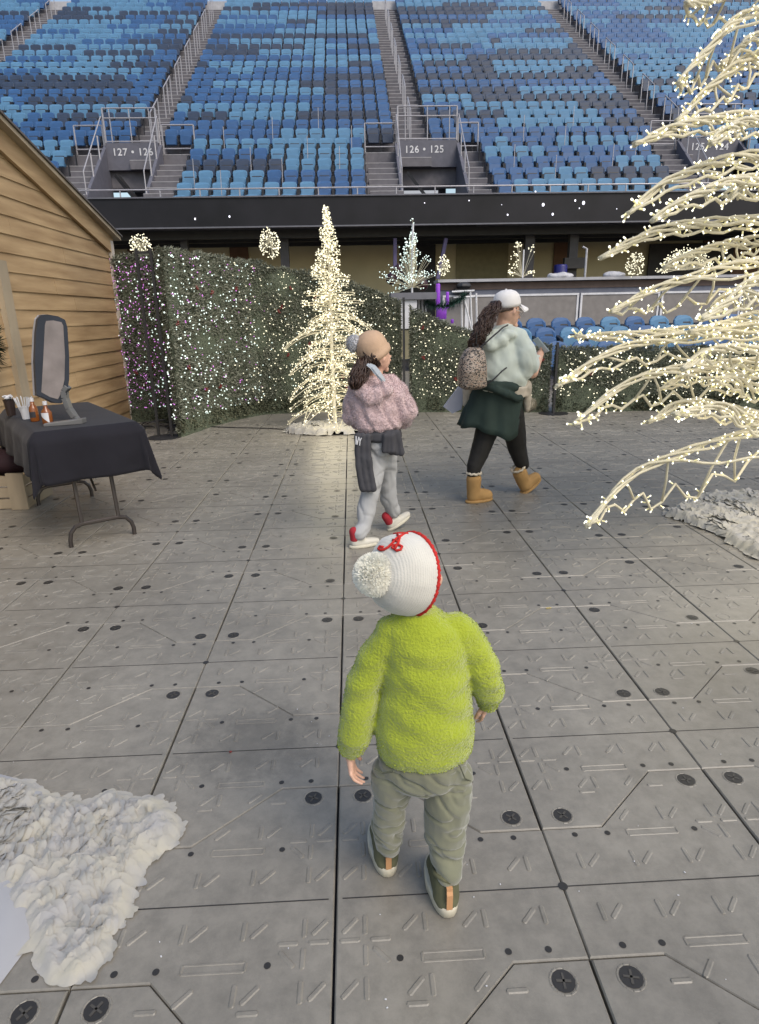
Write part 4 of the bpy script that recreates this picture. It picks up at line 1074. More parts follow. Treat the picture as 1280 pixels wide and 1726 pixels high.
o = b.build('bent_stand', gp, pl_); bv = o.modifiers.new('b', 'BEVEL'); bv.width = .004; bv.segments = 2
# cups, straws, bottles
def cup(px, py, r0, r1, h, m, name, label, cat):
    p = on_t(px, py); b = MB(); b.lathe([(r0, 0), (r1, h), (r1+.003, h), (r1+.003, h+.004), (r1-.002, h+.004), (r0-.003, .004)], 18, Matrix.Translation(p)); o = b.build(name, m, smooth=False); tag(o, label, cat); return p
p = cup(20, 700, .030, .040, .115, mat('dark_cup', (.03, .02, .018), .3), 'cup', 'dark cup full of white lids beside the straw cup on the black table', 'cup')
b = MB()
for k in range(16): a = random.uniform(0, 6.28); r = random.uniform(0, .03); b.box((-.012, -.012, -.004), (.012, .012, .004), Matrix.Translation(p+V((r*math.cos(a), r*math.sin(a), .122+random.uniform(0, .02)))) @ Matrix.Rotation(random.uniform(-1, 1), 4, (1, .3, .2)))
o = b.build('sugar_packets', M['white']); tag(o, 'small white packets heaped in the dark cup', 'packets')
p = cup(45, 706, .026, .033, .085, mat('white_cup', (.55, .55, .57), .4), 'cup', 'white paper cup holding straws on the black table', 'cup')
t = thing('paper_straws', 'bundle of white paper straws standing in the white cup', 'straws', p)
for k in range(26):
    a = random.uniform(0, 6.28); l = random.uniform(.05, .075); b = MB(); b.tube([p+V((.018*math.cos(a), .018*math.sin(a), .012)), p+V((l*math.cos(a), l*.5*math.sin(a), random.uniform(.13, .165)))], .0035, 6); b.build('straw', M['white'], t)
M['amber'] = mat('amber_syrup', (.20, .06, .012), .15, .6)
for k, (px, py, r, h, lab) in enumerate(((60, 710, .030, .12, 'amber syrup bottle with a dark label next to the straws'), (82, 716, .034, .115, 'amber syrup bottle with a pale pointed label under the lamp'))):
    p = on_t(px, py); t = thing('syrup_bottle', lab, 'bottle', p)
    b = MB(); b.lathe([(r*.95, 0), (r, .006), (r, h*.72), (r*.8, h*.85), (.013, h), (.012, h+.02)], 16, Matrix.Translation(p)); b.build('bottle_body', M['amber'], t, True)
    b = MB(); b.lathe([(.014, h+.02), (.014, h+.045)], 12, Matrix.Translation(p)); b.build('bottle_cap', M['white'], t)
    b = MB(); vs = []; n = 6
    for i in range(n+1):
        an = -math.pi/2+(-.75+1.5*i/n); rr = r+.0012
        lo, hi = ((.03, .07) if k == 0 else (.015+.05*(1-i/n), .085))
        vs += [p+V((rr*math.cos(an), rr*math.sin(an), lo)), p+V((rr*math.cos(an), rr*math.sin(an), hi))]
    b.add(vs, [(2*i, 2*i+2, 2*i+3, 2*i+1) for i in range(n)]); b.build('bottle_label', mat('label_dark', (.03, .03, .035), .5) if k == 0 else M['white'], t)
# crate under the table
c = gz(18, 862); cr = thing('wooden_crate', 'wooden slatted crate on the floor behind the black tablecloth', 'crate', (c.x, c.y+.15, 0))
for k in range(3):
    b = MB(); b.box((c.x-.45, c.y+.05, .01+k*.095), (c.x+.12, c.y+.07, .09+k*.095)); b.build('slat', M['wood2'], cr)
    b = MB(); b.box((c.x+.1, c.y+.072, .01+k*.095), (c.x+.12, c.y+.5, .09+k*.095)); b.build('slat', M['wood2'], cr)
b = MB(); b.box((c.x+.0, c.y+.025, .005), (c.x+.135, c.y+.048, .31)); b.build('corner_post', M['wood2'], cr)
b = MB(); b.ball((c.x-.1, c.y+.28, .36), (.22, .2, .12), 12, 8); o = b.build('red_bag', mat('dark_red_cloth', (.018, .005, .008), .8), smooth=True); tag(o, 'dark red cloth bundle on the wooden crate', 'cloth')
# litter
for (px, py, c_, lab) in ((389, 1267, M['red'], 'tiny red dot of litter on the dark stain left of the child'), (428, 836, M['red'], 'tiny red scrap on the floor between the table and the girl')):
    p = gz(px, py, .004); b = MB(); b.ball(p, (.006, .005, .003), 6, 4); o = b.build('litter_scrap', c_); tag(o, lab, 'litter')
b = MB(); p = gz(925, 1025, .004); b.box((-.014, -.004, 0), (.014, .004, .002), Matrix.Translation(p) @ Matrix.Rotation(.1, 4, 'Z')); o = b.build('litter_scrap', mat('yellow_scrap', (.45, .35, .1), .6)); tag(o, 'tiny yellow strip of litter on the floor right of the child', 'litter')
b = MB(); rnd = random.Random(2)
for _ in range(60):
    p = gz(rnd.uniform(0, 1280), rnd.uniform(760, 1700), .003); s = rnd.uniform(.001, .0025); b.box((-s, -s*.6, 0), (s, s*.6, .001), Matrix.Translation(p) @ Matrix.Rotation(rnd.uniform(0, 3), 4, 'Z'))
o = b.build('paper_flecks', M['white']); tag(o, 'tiny pale flecks of litter scattered over the floor', 'litter', kind='stuff')
# ---------------------------------------------------------------- people
def fleece(name, col, col2, scale, strength, dist, stretch=(1, 1, 1), rough=.95):
    m = mat(name, col, rough, .1, vscale=7, col2=col2, bump=strength, bscale=scale, bdist=dist, stretch=stretch, sheen=.5, detail=6); return m
def hand(mb, wrist, d, n, s=1.0, curl=.5, thumb=1):
    """palm + five fingers. d: direction wrist->fingers, n: palm normal (fingers curl towards it)"""
    d = V(d).normalized(); n = (V(n)-d*V(n).dot(d)).normalized(); x = d.cross(n)
    wrist = V(wrist)
    for k in (-1.3, 0, 1.3): cap(mb, wrist+d*.010*s+x*k*.008*s, .011*s, wrist+d*.052*s+x*k*.013*s, .0095*s, 8)
    cap(mb, wrist-d*.03*s, .016*s, wrist+d*.015*s, .0165*s, 10)
    for k, (off, ln) in enumerate(((-.026, .80), (-.009, .98), (.009, 1.04), (.025, .88))):
        p = wrist+d*.055*s+x*off*s; dd = d.copy(); r = .0064*s
        for j, seg in enumerate((.024, .017, .013)):
            ang = curl*(.5, .9, .8)[j]*(1+.12*k); dd = (dd*math.cos(ang)+n*math.sin(ang)).normalized()
            q = p+dd*seg*ln*s; cap(mb, p, r, q, r*.9, 8); p = q; r *= .9
            nn = (n-dd*n.dot(dd)); n_loc = nn.normalized() if nn.length > .05 else -d
            n = n
    p = wrist+d*.015*s-x*.020*s*thumb; q = p+(d*.55-x*.7*thumb+n*.35).normalized()*.026*s; cap(mb, p, .0095*s, q, .0085*s, 8); cap(mb, q, .0085*s, q+(d*.9-x*.15*thumb+n*.4).normalized()*.024*s, .0068*s, 8)
def solid(mb, vox, sm, name, m, parent, fn=None):
    me = remesh(mb, vox, sm, name)
    if fn: disp(me, fn)
    return obj(name, me, m, parent)

# ======== child in the green fleece ========
random.seed(21)
KY = 1.27
def k(px, py, dy=0): return at(px, py, KY+dy)
kid = thing('person', 'small child in a lime green fleece and white knitted hat walking away, seen from behind', 'person', (.13, 1.28, 0))
body = MB()
head = k(688, 962, .03)
# head with face on the far side (turned up and to the right)
body.ball(head, (.066, .074, .078), 18, 14)
fdir = V((.40, .88, .22)).normalized()
body.ball(head+fdir*.030+V((0, 0, -.018)), (.052, .055, .055), 14, 10)
body.ball(head+fdir*.088+V((0, 0, -.012)), .009, 8, 6)
sd = fdir.cross(V((0, 0, 1))).normalized()
for s in (-1, 1): body.ball(head+sd*s*.068+V((0, 0, -.012)), (.014, .012, .019), 8, 6); body.ball(head+fdir*.078+sd*s*.022+V((0, 0, .012)), .008, 8, 6)
body.ball(head+fdir*.078+V((0, 0, -.036)), (.014, .014, .006), 8, 6)
cap(body, head+V((-.005, 0, -.05)), .036, k(700, 1050), .040)
rings(body, [(k(713, 1286), .072, .048, 0), (k(715, 1200), .080, .058, 0), (k(715, 1110), .085, .055, 0), (k(708, 1060), .07, .045, 0)])
chain(body, [(k(668, 1078), .028), (k(630, 1115), .026), (k(613, 1150), .025), (k(602, 1205), .023), (k(592, 1262, .01), .019)])
chain(body, [(k(772, 1072), .028), (k(806, 1108), .026), (k(817, 1140), .024), (k(823, 1165, .03), .021), (k(820, 1186, .05), .018)])
chain(body, [(k(668, 1306), .034), (k(660, 1335, .015), .033), (k(655, 1372, .03), .032), (k(654, 1402, .05), .028), (at(654, 1425, 1.335), .024)])
chain(body, [(k(752, 1310), .036), (k(754, 1350, -.01), .038), (k(752, 1395, -.01), .036), (k(754, 1435, -.01), .028), (at(757, 1470, 1.235), .024)])
hand(body, k(590, 1270, .01), (.10, -.05, -1), (.9, -.15, .1), .80, .55, 1)
hand(body, k(818, 1178, .055), (.10, .25, -1), (-.6, .4, -.2), .76, .5, 1)
solid(body, .0026, 2, 'body', M['skin'], kid)

# jacket
jm = fleece('lime_fleece', (.285, .345, .024), (.345, .405, .035), 170, .8, .006)
j = MB()
def kc(px, py, dy=0): return k(px, py, dy)
rings(j, [(kc(716, 1264), .110, .086, 0), (kc(716, 1252), .119, .094, 0), (kc(716, 1215), .121, .096, 0), (kc(718, 1170), .107, .088, 0), (kc(718, 1115), .100, .080, 0), (kc(716, 1078), .100, .072, 0), (kc(712, 1053), .092, .062, 0), (kc(707, 1040), .066, .052, 0), (kc(703, 1030), .050, .046, 0), (kc(702, 1026), .043, .041, 0)], 32, 2.15)
chain(j, [(kc(662, 1072), .042), (kc(628, 1115), .040), (kc(613, 1150, .0), .041), (kc(604, 1205, .0), .042), (kc(599, 1235, .0), .043), (kc(592, 1256, .01), .034)], 18)
chain(j, [(kc(776, 1066), .044), (kc(806, 1108), .041), (kc(817, 1140, .0), .042), (kc(824, 1160, .02), .041), (kc(823, 1180, .045), .030)], 18)
cap(j, kc(660, 1064), .038, kc(774, 1060), .040, 16)
def jf(c, n):
    f = .0022*fnz(c, 26, 1)+.0008*fnz(c, 120, 2)+.0009*fnz(c, 260, 5)
    f += .006*math.exp(-((c.z-.66)/.1)**2)*fnz((c.x*9, c.y*9, c.z*26), 1, 4)
    f += .0045*math.sin(c.z*70+c.x*35)*max(0, fnz(c, 9, 8))
    f += crease(c, 6, 7, .0025, 3, 4)
    return f
jo = solid(j, .0042, 5, 'fleece_jacket', jm, kid, jf)
# fuzz: short pile tufts
fz = MB(); mej = jo.data; cnt_ = 0
polys = list(mej.polygons)
tree_pts = random.sample(polys, min(len(polys), 15000))
for p in tree_pts:
    c = p.center; n_ = p.normal
    vv_ = n_.dot((CAM-c).normalized())
    if vv_ < -.1 or vv_ > .42: continue
    dr = (n_+V((random.gauss(0, .5), random.gauss(0, .5), random.gauss(0, .5)-.3))).normalized(); s = dr.cross(n_+V((.01, .2, .1))).normalized()*random.uniform(.0012, .0020); L = random.uniform(.0012, .0034)
    fz.add([c-s, c+dr*L*.6-s*.8, c+dr*L, c+dr*L*.6+s*.8, c+s], ((0, 1, 2, 3, 4),))
fo = fz.build('pile', jm, None); fo.parent = jo; fo.data.name = 'fleece_pile'; fo.name = 'fleece_pile'
# trousers
tm = fleece('khaki_cotton', (.145, .148, .098), (.185, .188, .13), 500, .25, .001)
t_ = MB()
rings(t_, [(k(714, 1314), .085, .064, 0), (k(714, 1300), .106, .082, 0), (k(714, 1270), .110, .085, 0), (k(714, 1235), .098, .076, 0)], 28, 2.2)
chain(t_, [(k(664, 1306), .058), (k(659, 1340, .015), .050), (k(655, 1374, .03), .045), (k(654, 1402, .05), .043), (at(654, 1423, 1.335), .036)], 18)
chain(t_, [(k(757, 1310), .064), (k(755, 1350, -.01), .062), (k(752, 1395, -.01), .056), (k(754, 1438, -.01), .047), (at(757, 1468, 1.235), .038)], 18)
def tf(c, n): return crease(c, 9, 22, .006, 2, 6)+crease(c, 14, 12, .004, 9, 6)+ .007*fnz((c.x*14+c.z*9, c.y*12, c.z*13-c.x*8), 1, 3)+.0045*(.3+max(0, 1-abs(c.z-.17)/.12))*fnz((c.x*16+c.z*14, c.y*20, c.z*40+c.x*16), 1, 6)
tr_ = solid(t_, .0036, 7, 'trousers', tm, kid, tf)
b = MB(); b.tube([k(712, 1290, -.088), k(712, 1305, -.078), k(711, 1318, -.055)], .0016, 5); b.tube([k(775, 1290, -.07), k(784, 1312, -.06), k(797, 1318, -.03)], .0018, 5); b.tube([k(632, 1296, -.06), k(645, 1303, -.075), k(664, 1300, -.09)], .0024, 5); o = b.build('trouser_seams', mat('seam_shade', (.10, .105, .07), .9), None); o.parent = tr_
# shoes
cream = mat('cream_sole', (.50, .46, .36), .6); olive = mat('olive_canvas', (.10, .10, .055), .85, bump=.4, bscale=300, bdist=.001); tanl = mat('tan_strap', (.50, .27, .13), .6)
def shoe(heel, ang, s, lift=0.0):
    """heel: ground point under the heel; ang: heading (0 = +Y)"""
    Mx = Matrix.Translation(heel+V((0, 0, lift))) @ Matrix.Rotation(ang, 4, 'Z') @ Matrix.Rotation(-.0, 4, 'X')
    b = MB()
    foot = [(-.0, -.001, .026), (.03, .0, .032), (.075, 0, .036), (.115, .0, .034), (.143, 0, .022)]
    def ringz(z, k_, ex=0):
        return [Mx @ V((math.copysign(abs(math.cos(a))**.8, math.cos(a))*.0335*k_*(1.06 if math.sin(a) > 0 else .96)*s, (.068+.077*math.sin(a)*k_)*s, z*s)) for a in [2*math.pi*i/24 for i in range(24)]]
    so = MB(); lv = [(.000, .93), (.004, 1.0), (.022, 1.04), (.030, 1.02), (.0305, .9)]
    vs = []; 
    for z, k_ in lv: vs += ringz(z, k_)
    so.add(vs, [tuple(range(24))[::-1]]+[(a*24+i, a*24+(i+1) % 24, (a+1)*24+(i+1) % 24, (a+1)*24+i) for a in range(len(lv)-1) for i in range(24)]+[tuple(range(96, 120))])
    up_ = MB()
    cap(up_, Mx @ V((0, .02, .035))*1, .027*s, Mx @ V((0, .11*s, .030*s)), .027*s, 14)
    cap(up_, Mx @ V((0, .024*s, .035*s)), .030*s, Mx @ V((0, .028*s, .076*s)), .029*s, 14)
    cap(up_, Mx @ V((0, .03*s, .065*s)), .027*s, Mx @ V((0, .07*s, .045*s)), .027*s, 14)
    sh = solid(up_, .003, 4, 'shoe', olive, kid, lambda c, n: .001*fnz(c, 60))
    o = so.build('sole', cream, None, True); o.parent = sh
    b = MB(); vs = []
    for i in range(8):
        z = .030+.058*i/7; y = -.0085-.0005*i+(.004 if i > 5 else 0)
        vs += [Mx @ V((-.0065*s, (y-.003)*s, z*s)), Mx @ V((.0065*s, (y-.003)*s, z*s)), Mx @ V((.0065*s, (y+.004)*s, z*s)), Mx @ V((-.0065*s, (y+.004)*s, z*s))]
    fs = [(0, 1, 2, 3), (31, 30, 29, 28)]
    for i in range(7):
        for q in range(4): fs.append((i*4+q, (i+1)*4+q, (i+1)*4+(q+1) % 4, i*4+(q+1) % 4))
    b.add(vs, fs); o = b.build('heel_strap', tanl, None); o.parent = sh
    b = MB(); b.tube([Mx @ V((.027*s*math.cos(a), (.026+.027*math.sin(a))*s, .098*s+.006*math.sin(a*2)*s)) for a in [i*math.pi/8 for i in range(17)]], .0055*s, 6); o = b.build('collar', olive, None, True); o.parent = sh
shoe(gz(655, 1482)+V((0, .012, 0)), .12, 1.17); shoe(gz(757, 1551)+V((0, .012, 0)), .08, 1.17)
# hat
wm = mat('white_knit', (.56, .54, .48), .9, .1, vscale=14, var=.08, bump=.5, bscale=260, bdist=.002, sheen=.5)
nn_ = wm.node_tree.nodes; ll_ = wm.node_tree.links
tc = nn_.new('ShaderNodeTexCoord'); wv = nn_.new('ShaderNodeTexWave'); wv.bands_direction = 'Z'; wv.inputs['Scale'].default_value = 62; wv.inputs['Distortion'].default_value = .6; wv.inputs['Detail Scale'].default_value = 4
b2_ = nn_.new('ShaderNodeBump'); b2_.inputs['Strength'].default_value = .20; b2_.inputs['Distance'].default_value = .003
ll_.new(tc.outputs['Object'], wv.inputs[0]); ll_.new(wv.outputs[1], b2_.inputs['Height'])
old = nn_['Principled BSDF'].inputs['Normal'].links[0].from_socket; ll_.new(old, b2_.inputs['Normal']); ll_.new(b2_.outputs[0], nn_['Principled BSDF'].inputs['Normal'])
hc = k(690, 967, .015); vd = (CAM-hc).normalized(); left = -rt
ax = (vd*.60+left*.78+up*(-.02)).normalized()
hq = ax.to_track_quat('Z', 'Y').to_matrix().to_4x4(); HM = Matrix.Translation(hc) @ hq
b = MB(); prof = [(.080, -.012), (.092, -.006), (.0935, .0), (.0935, .014), (.091, .032), (.085, .050), (.073, .068), (.055, .083), (.030, .093), (.002, .097)]
b.lathe(prof, 48); me = b.mesh('hat')
for v in me.vertices: v.co += V((0, 0, .007*fnz(v.co, 16))) + v.co.normalized()*.002*fnz(v.co, 45)
hat = obj('knitted_hat', me, wm, None); me.polygons.foreach_set('use_smooth', [True]*len(me.polygons))
hat.parent = kid; hat.matrix_parent_inverse = Matrix.Translation(-kid.location); hat.location = hc; hat.rotation_euler = hq.to_euler()
redk = mat('red_yarn', (.50, .035, .03), .9, .1, bump=.6, bscale=300, bdist=.002)
def hatchild(mb, name, m, smooth=True):
    o = mb.build(name, m, None, smooth); o.parent = hat; return o
b = MB(); pts = [V((.0925*math.cos(a), .0925*math.sin(a), -.006+.0015*math.sin(a*60))) for a in [2*math.pi*i/160 for i in range(161)]]; b.tube(pts, [.0044+.0007*math.sin(i*1.3) for i in range(161)], 7); hatchild(b, 'hat_rim', redk)
# pompom
b = MB(); pc = V((.0, 0, .094)); b.ball(pc, .041, 16, 12)
for _ in range(14000):
    d = V((random.gauss(0, 1), random.gauss(0, 1), random.gauss(0, 1))).normalized(); e = (d+V((random.gauss(0, .3), random.gauss(0, .3), random.gauss(0, .3)))).normalized(); s = e.cross(V((.3, .5, .8))).normalized()*.0009
    q = pc+d*.039; L = random.uniform(.004, .013); b.add([q-s, q+e*L*.7-s, q+e*L, q+e*L*.7+s, q+s], ((0, 1, 2, 3, 4),))
hatchild(b, 'pompom', mat('pompom_wool', (.88, .86, .76), .95, .1, vscale=60, var=.12, sheen=.5), False)
# letter A of red yarn laid on the dome
bv = BVHTree.FromPolygons([HM @ v.co for v in me.vertices], [tuple(p.vertices) for p in me.polygons])
HI = HM.inverted()
def onhat(px, py):
    h_ = bv.ray_cast(CAM, ray(px, py).normalized())
    return None if h_[0] is None else HI @ (h_[0]+(CAM-h_[0]).normalized()*.0035)
strokes = [[(683, 899), (676, 903), (668, 908), (661, 916), (655, 922), (648, 926), (642, 927), (638, 925), (640, 921), (646, 922)],
           [(664, 899), (670, 901), (674, 906), (672, 914), (668, 921), (665, 925)], [(665, 925), (661, 923), (663, 919), (672, 918), (678, 921), (676, 926), (669, 928), (665, 925)],
           [(662, 910), (668, 911), (673, 913)], [(664, 900), (672, 899), (683, 899), (688, 899)]]
b = MB()
for st_ in strokes:
    pts = [p for p in (onhat(*q) for q in st_) if p is not None]
    if len(pts) > 1: b.tube(pts, .0030, 6)
hatchild(b, 'letter_a', redk)

# ======== girl in pink ========
random.seed(31)
GYY = 4.02
def g_(px, py, dy=0): return at(px, py, GYY+dy)
girl = thing('person', 'girl in a pink fleece hoodie and beige pompom hat walking to the right', 'person', (.2, 4.0, 0))
body = MB(); hd = g_(634, 598)
body.ball(hd, (.085, .09, .10), 18, 14)
f = V((.85, .50, -.12)).normalized(); sdv = f.cross(V((0, 0, 1))).normalized()
body.ball(hd+f*.03+V((0, 0, -.03)), (.066, .066, .07), 14, 10)
body.ball(hd+f*.105+V((0, 0, -.025)), .011, 8, 6); body.ball(hd+f*.088+V((0, 0, -.055)), (.013, .013, .01), 8, 6); body.ball(hd+f*.078+V((0, 0, -.085)), .018, 8, 6)
for s in (-1, 1): body.ball(hd+sdv*s*.083+V((0, 0, -.02)), (.016, .012, .022), 8, 6); body.ball(hd+f*.088+sdv*s*.03+V((0, 0, -.002)), .010, 8, 6)
cap(body, hd+V((0, 0, -.06)), .045, g_(632, 645), .05)
rings(body, [(g_(642, 745), .10, .085, 0), (g_(635, 690), .10, .08, 0), (g_(634, 655), .10, .07, 0)])
chain(body, [(g_(660, 655, .02), .035), (g_(688, 690, .02), .03), (g_(665, 705, .15), .022)])
chain(body, [(g_(606, 655), .035), (g_(596, 700, .03), .03), (g_(618, 718, .14), .022)])
hand(body, g_(662, 706, .155), (-.6, .5, .1), (-.2, .6, .5), .8, .6, 1); hand(body, g_(620, 719, .145), (.5, .5, .1), (.2, .6, .3), .8, .6, -1)
gl = gz(604, 925); gr_ = gz(676, 893)
chain(body, [(g_(636, 758), .07), (g_(630, 795, -.03), .058), (g_(622, 840, -.06), .046), (g_(613, 885, -.10), .036), (V((gl.x+.005, gl.y+.03, .11)), .030)])
chain(body, [(g_(648, 758, .04), .068), (g_(652, 800, .10), .055), (g_(655, 838, .14), .044), (g_(664, 862, .18), .034), (V((gr_.x-.05, gr_.y+.03, .13)), .030)])
solid(body, .006, 3, 'body', M['skin'], girl)
pk = fleece('pink_fleece', (.45, .335, .34), (.55, .42, .425), 90, .8, .008)
j = MB()
rings(j, [(g_(637, 727), .135, .11, .2), (g_(637, 718), .165, .135, .2), (g_(634, 700), .178, .14, .2), (g_(632, 675), .160, .13, .2), (g_(632, 655), .135, .11, .2), (g_(634, 640), .09, .085, .2), (g_(634, 632), .055, .055, .2)], 28, 2.1)
chain(j, [(g_(658, 650, .02), .075), (g_(672, 668, .01), .088), (g_(682, 690, .0), .085), (g_(676, 705, .06), .072), (g_(664, 708, .13), .045)], 16)
chain(j, [(g_(608, 652), .07), (g_(598, 680, .0), .075), (g_(594, 702, .03), .062), (g_(608, 715, .1), .045)], 16)
for (px, py, r, dy) in ((612, 660, .055, -.10), (622, 667, .06, -.12), (635, 666, .055, -.12), (648, 656, .05, -.10), (606, 650, .05, -.06)): j.ball(g_(px, py, dy), (r*1.1, r*.8, r), 12, 8)
def pf(c, n): return crease(c, 6, 5, .014, 2, 5)+ .010*fnz((c.x*16, c.y*16, c.z*11), 1, 3)+.012*fnz((c.x*9+c.z*14, c.y*9, c.z*9-c.x*8), 1, 7)+.003*fnz(c, 70)
jo = solid(j, .008, 4, 'pink_hoodie', pk, girl, pf)
fz = MB()
for p in random.sample(list(jo.data.polygons), min(7000, len(jo.data.polygons))):
    c = p.center; dr = (p.normal+V((random.gauss(0, .4), random.gauss(0, .4), random.gauss(0, .4)))).normalized(); s = dr.cross(V((.3, .4, .8))).normalized()*.0022
    fz.add([c-s, c+dr*.010, c+s], ((0, 1, 2),))
fo = fz.build('fleece_pile', pk, None); fo.parent = jo
# trousers
gt = mat('light_grey_jersey', (.36, .365, .37), .85, .2, vscale=9, var=.07)
t_ = MB()
rings(t_, [(g_(642, 765), .10, .10, 0), (g_(642, 750), .125, .115, 0), (g_(642, 730), .12, .11, 0), (g_(640, 715), .10, .09, 0)], 24, 2.1)
chain(t_, [(g_(636, 758), .095), (g_(630, 795, -.03), .078), (g_(622, 840, -.06), .066), (g_(613, 885, -.10), .054), (V((gl.x+.005, gl.y+.03, .10)), .052)], 16)
chain(t_, [(g_(648, 758, .04), .09), (g_(652, 800, .10), .074), (g_(655, 838, .14), .062), (g_(664, 862, .18), .052), (V((gr_.x-.05, gr_.y+.03, .125)), .05)], 16)
solid(t_, .007, 3, 'jogging_trousers', gt, girl, lambda c, n: .008*fnz((c.x*10+c.z*6, c.y*10, c.z*9), 1, 3)+crease(c, 7, 6, .007, 4, 5)+crease(c, 5, 9, .004, 8, 6))
# shoes and socks
wsh = mat('white_shoe', (.52, .50, .44), .5); soc = mat('red_sock', (.30, .02, .03), .9)
def sneaker(p, heading, pitch, s, m, parent, sockm=None):
    Mx = Matrix.Translation(p) @ Matrix.Rotation(heading, 4, 'Z') @ Matrix.Rotation(pitch, 4, 'X')
    u = MB(); cap(u, Mx @ V((0, .0, .035)), .032*s, Mx @ V((0, .13*s, .030)), .030*s, 12); cap(u, Mx @ V((0, .0, .05)), .033*s, Mx @ V((0, .05*s, .06)), .032*s, 12); cap(u, Mx @ V((0, .13*s, .03)), .030*s, Mx @ V((0, .165*s, .028)), .024*s, 12)
    sh = solid(u, .006, 3, 'shoe', m, parent)
    so = MB(); n = 20; vs = []
    for z, k_ in ((0.001, .95), (.006, 1.02), (.022, 1.0)):
        vs += [Mx @ V((.038*s*k_*math.cos(a), (.068+.112*math.sin(a)*k_)*s, z)) for a in [2*math.pi*i/n for i in range(n)]]
    so.add(vs, [tuple(range(n))[::-1]]+[(a*n+i, a*n+(i+1) % n, (a+1)*n+(i+1) % n, (a+1)*n+i) for a in (0, 1) for i in range(n)]+[tuple(range(2*n, 3*n))]); o = so.build('sole', mat('pale_sole', (.5, .47, .38), .6), None, True); o.parent = sh
    if sockm:
        b = MB(); cap(b, Mx @ V((0, .0, .06)), .034*s, Mx @ V((0, -.005, .115)), .036*s, 12); solid(b, .006, 2, 'sock', sockm, parent)
sneaker(gl+V((-.02, .02, 0)), -1.25, 0, .92, wsh, girl, soc)
sneaker(gr_+V((-.06, .0, .01)), -1.10, .42, .92, wsh, girl, soc)
# sweatshirt tied around the waist
dk = mat('charcoal_jersey', (.055, .055, .062), .85, .2, vscale=9, var=.15)
j = MB()
rings(j, [(g_(642, 741), .120, .115, .2), (g_(642, 737), .142, .13, .2), (g_(640, 726), .142, .128, .2), (g_(639, 721), .125, .11, .2)], 24, 2.1)
def slab(pts, w, dpt, dy):   # hanging flat piece
    for (a, b_) in zip(pts[:-1], pts[1:]):
        for s in (-1, 0, 1):
            cap(j, g_(a[0]+s*a[2], a[1], dy), dpt, g_(b_[0]+s*b_[2], b_[1], dy), dpt, 10)
slab([(612, 735, 9), (612, 770, 9), (616, 800, 10), (621, 824, 9)], .05, .022, -.14)
slab([(662, 730, 8), (667, 750, 8), (668, 763, 8)], .05, .022, -.11)
slab([(655, 735, 5), (655, 760, 7)], .05, .02, -.13)
tied = solid(j, .006, 3, 'tied_sweatshirt', dk, girl, lambda c, n: .006*fnz((c.x*14, c.y*14, c.z*16), 1, 3))
bvt = BVHTree.FromPolygons([v.co for v in tied.data.vertices], [tuple(p.vertices) for p in tied.data.polygons])
b = MB()
def ontied(px, py):
    h_ = bvt.ray_cast(CAM, ray(px, py).normalized()); return h_[0]+(CAM-h_[0]).normalized()*.003 if h_[0] is not None else None
for st_ in ([(596, 735), (598, 750)], [(596, 735), (600, 749)], [(600, 735), (600, 749)], [(600.5, 735.5), (602, 749.5)], [(602, 749.5), (605, 736.5)], [(605, 737), (607, 744)], [(609.5, 738), (607, 744)], [(607, 744), (606.5, 751)]):
    q = [x_ for x_ in (ontied(*st_[0]), ontied(*st_[1])) if x_ is not None]
    if len(q) == 2: b.tube(q, .0036, 5)
o = b.build('printed_letters', M['white'], None); o.parent = tied
# hat
bg_ = mat('beige_knit', (.46, .32, .22), .9, .1, vscale=12, var=.1, bump=.5, bscale=150, bdist=.003)
hc = g_(630, 592); ax = V((-.45, -.25, .85)).normalized(); hq = ax.to_track_quat('Z', 'Y').to_matrix().to_4x4(); HM = Matrix.Translation(hc) @ hq
b = MB(); nseg = 44; vs = []; fs = []
pr_ = [(.088, -.035), (.106, -.032), (.110, -.005), (.1005, .0), (.101, .03), (.096, .07), (.078, .10), (.045, .122), (.004, .128)]
for (r, z) in pr_:
    for i in range(nseg):
        a = 2*math.pi*i/nseg; rr = r*(1+(.035 if i % 2 else -.02)*(z > 0)); vs.append(HM @ V((rr*math.cos(a), rr*math.sin(a), z)))
for i in range(len(pr_)-1):
    for j_ in range(nseg): fs.append((i*nseg+j_, i*nseg+(j_+1) % nseg, (i+1)*nseg+(j_+1) % nseg, (i+1)*nseg+j_))
fs.append(tuple((len(pr_)-1)*nseg+j_ for j_ in range(nseg))); b.add(vs, fs); gh = b.build('knitted_hat', bg_, girl, True)
def puff(c, r, n, m, name, parent, wid=.0022):
    b = MB(); b.ball(c, r*.82, 14, 10)
    for _ in range(n):
        d = V((random.gauss(0, 1), random.gauss(0, 1), random.gauss(0, 1))).normalized(); s = d.cross(V((.3, .5, .8))).normalized()*wid; q = V(c)+d*r*.7; b.add([q-s, q+d*r*random.uniform(.25, .42), q+s], ((0, 1, 2),))
    o = b.build(name, m, None); o.parent = parent; return o
puff(g_(597, 579, -.02), .056, 2200, mat('white_fur', (.62, .62, .64), .9), 'pompom', gh)
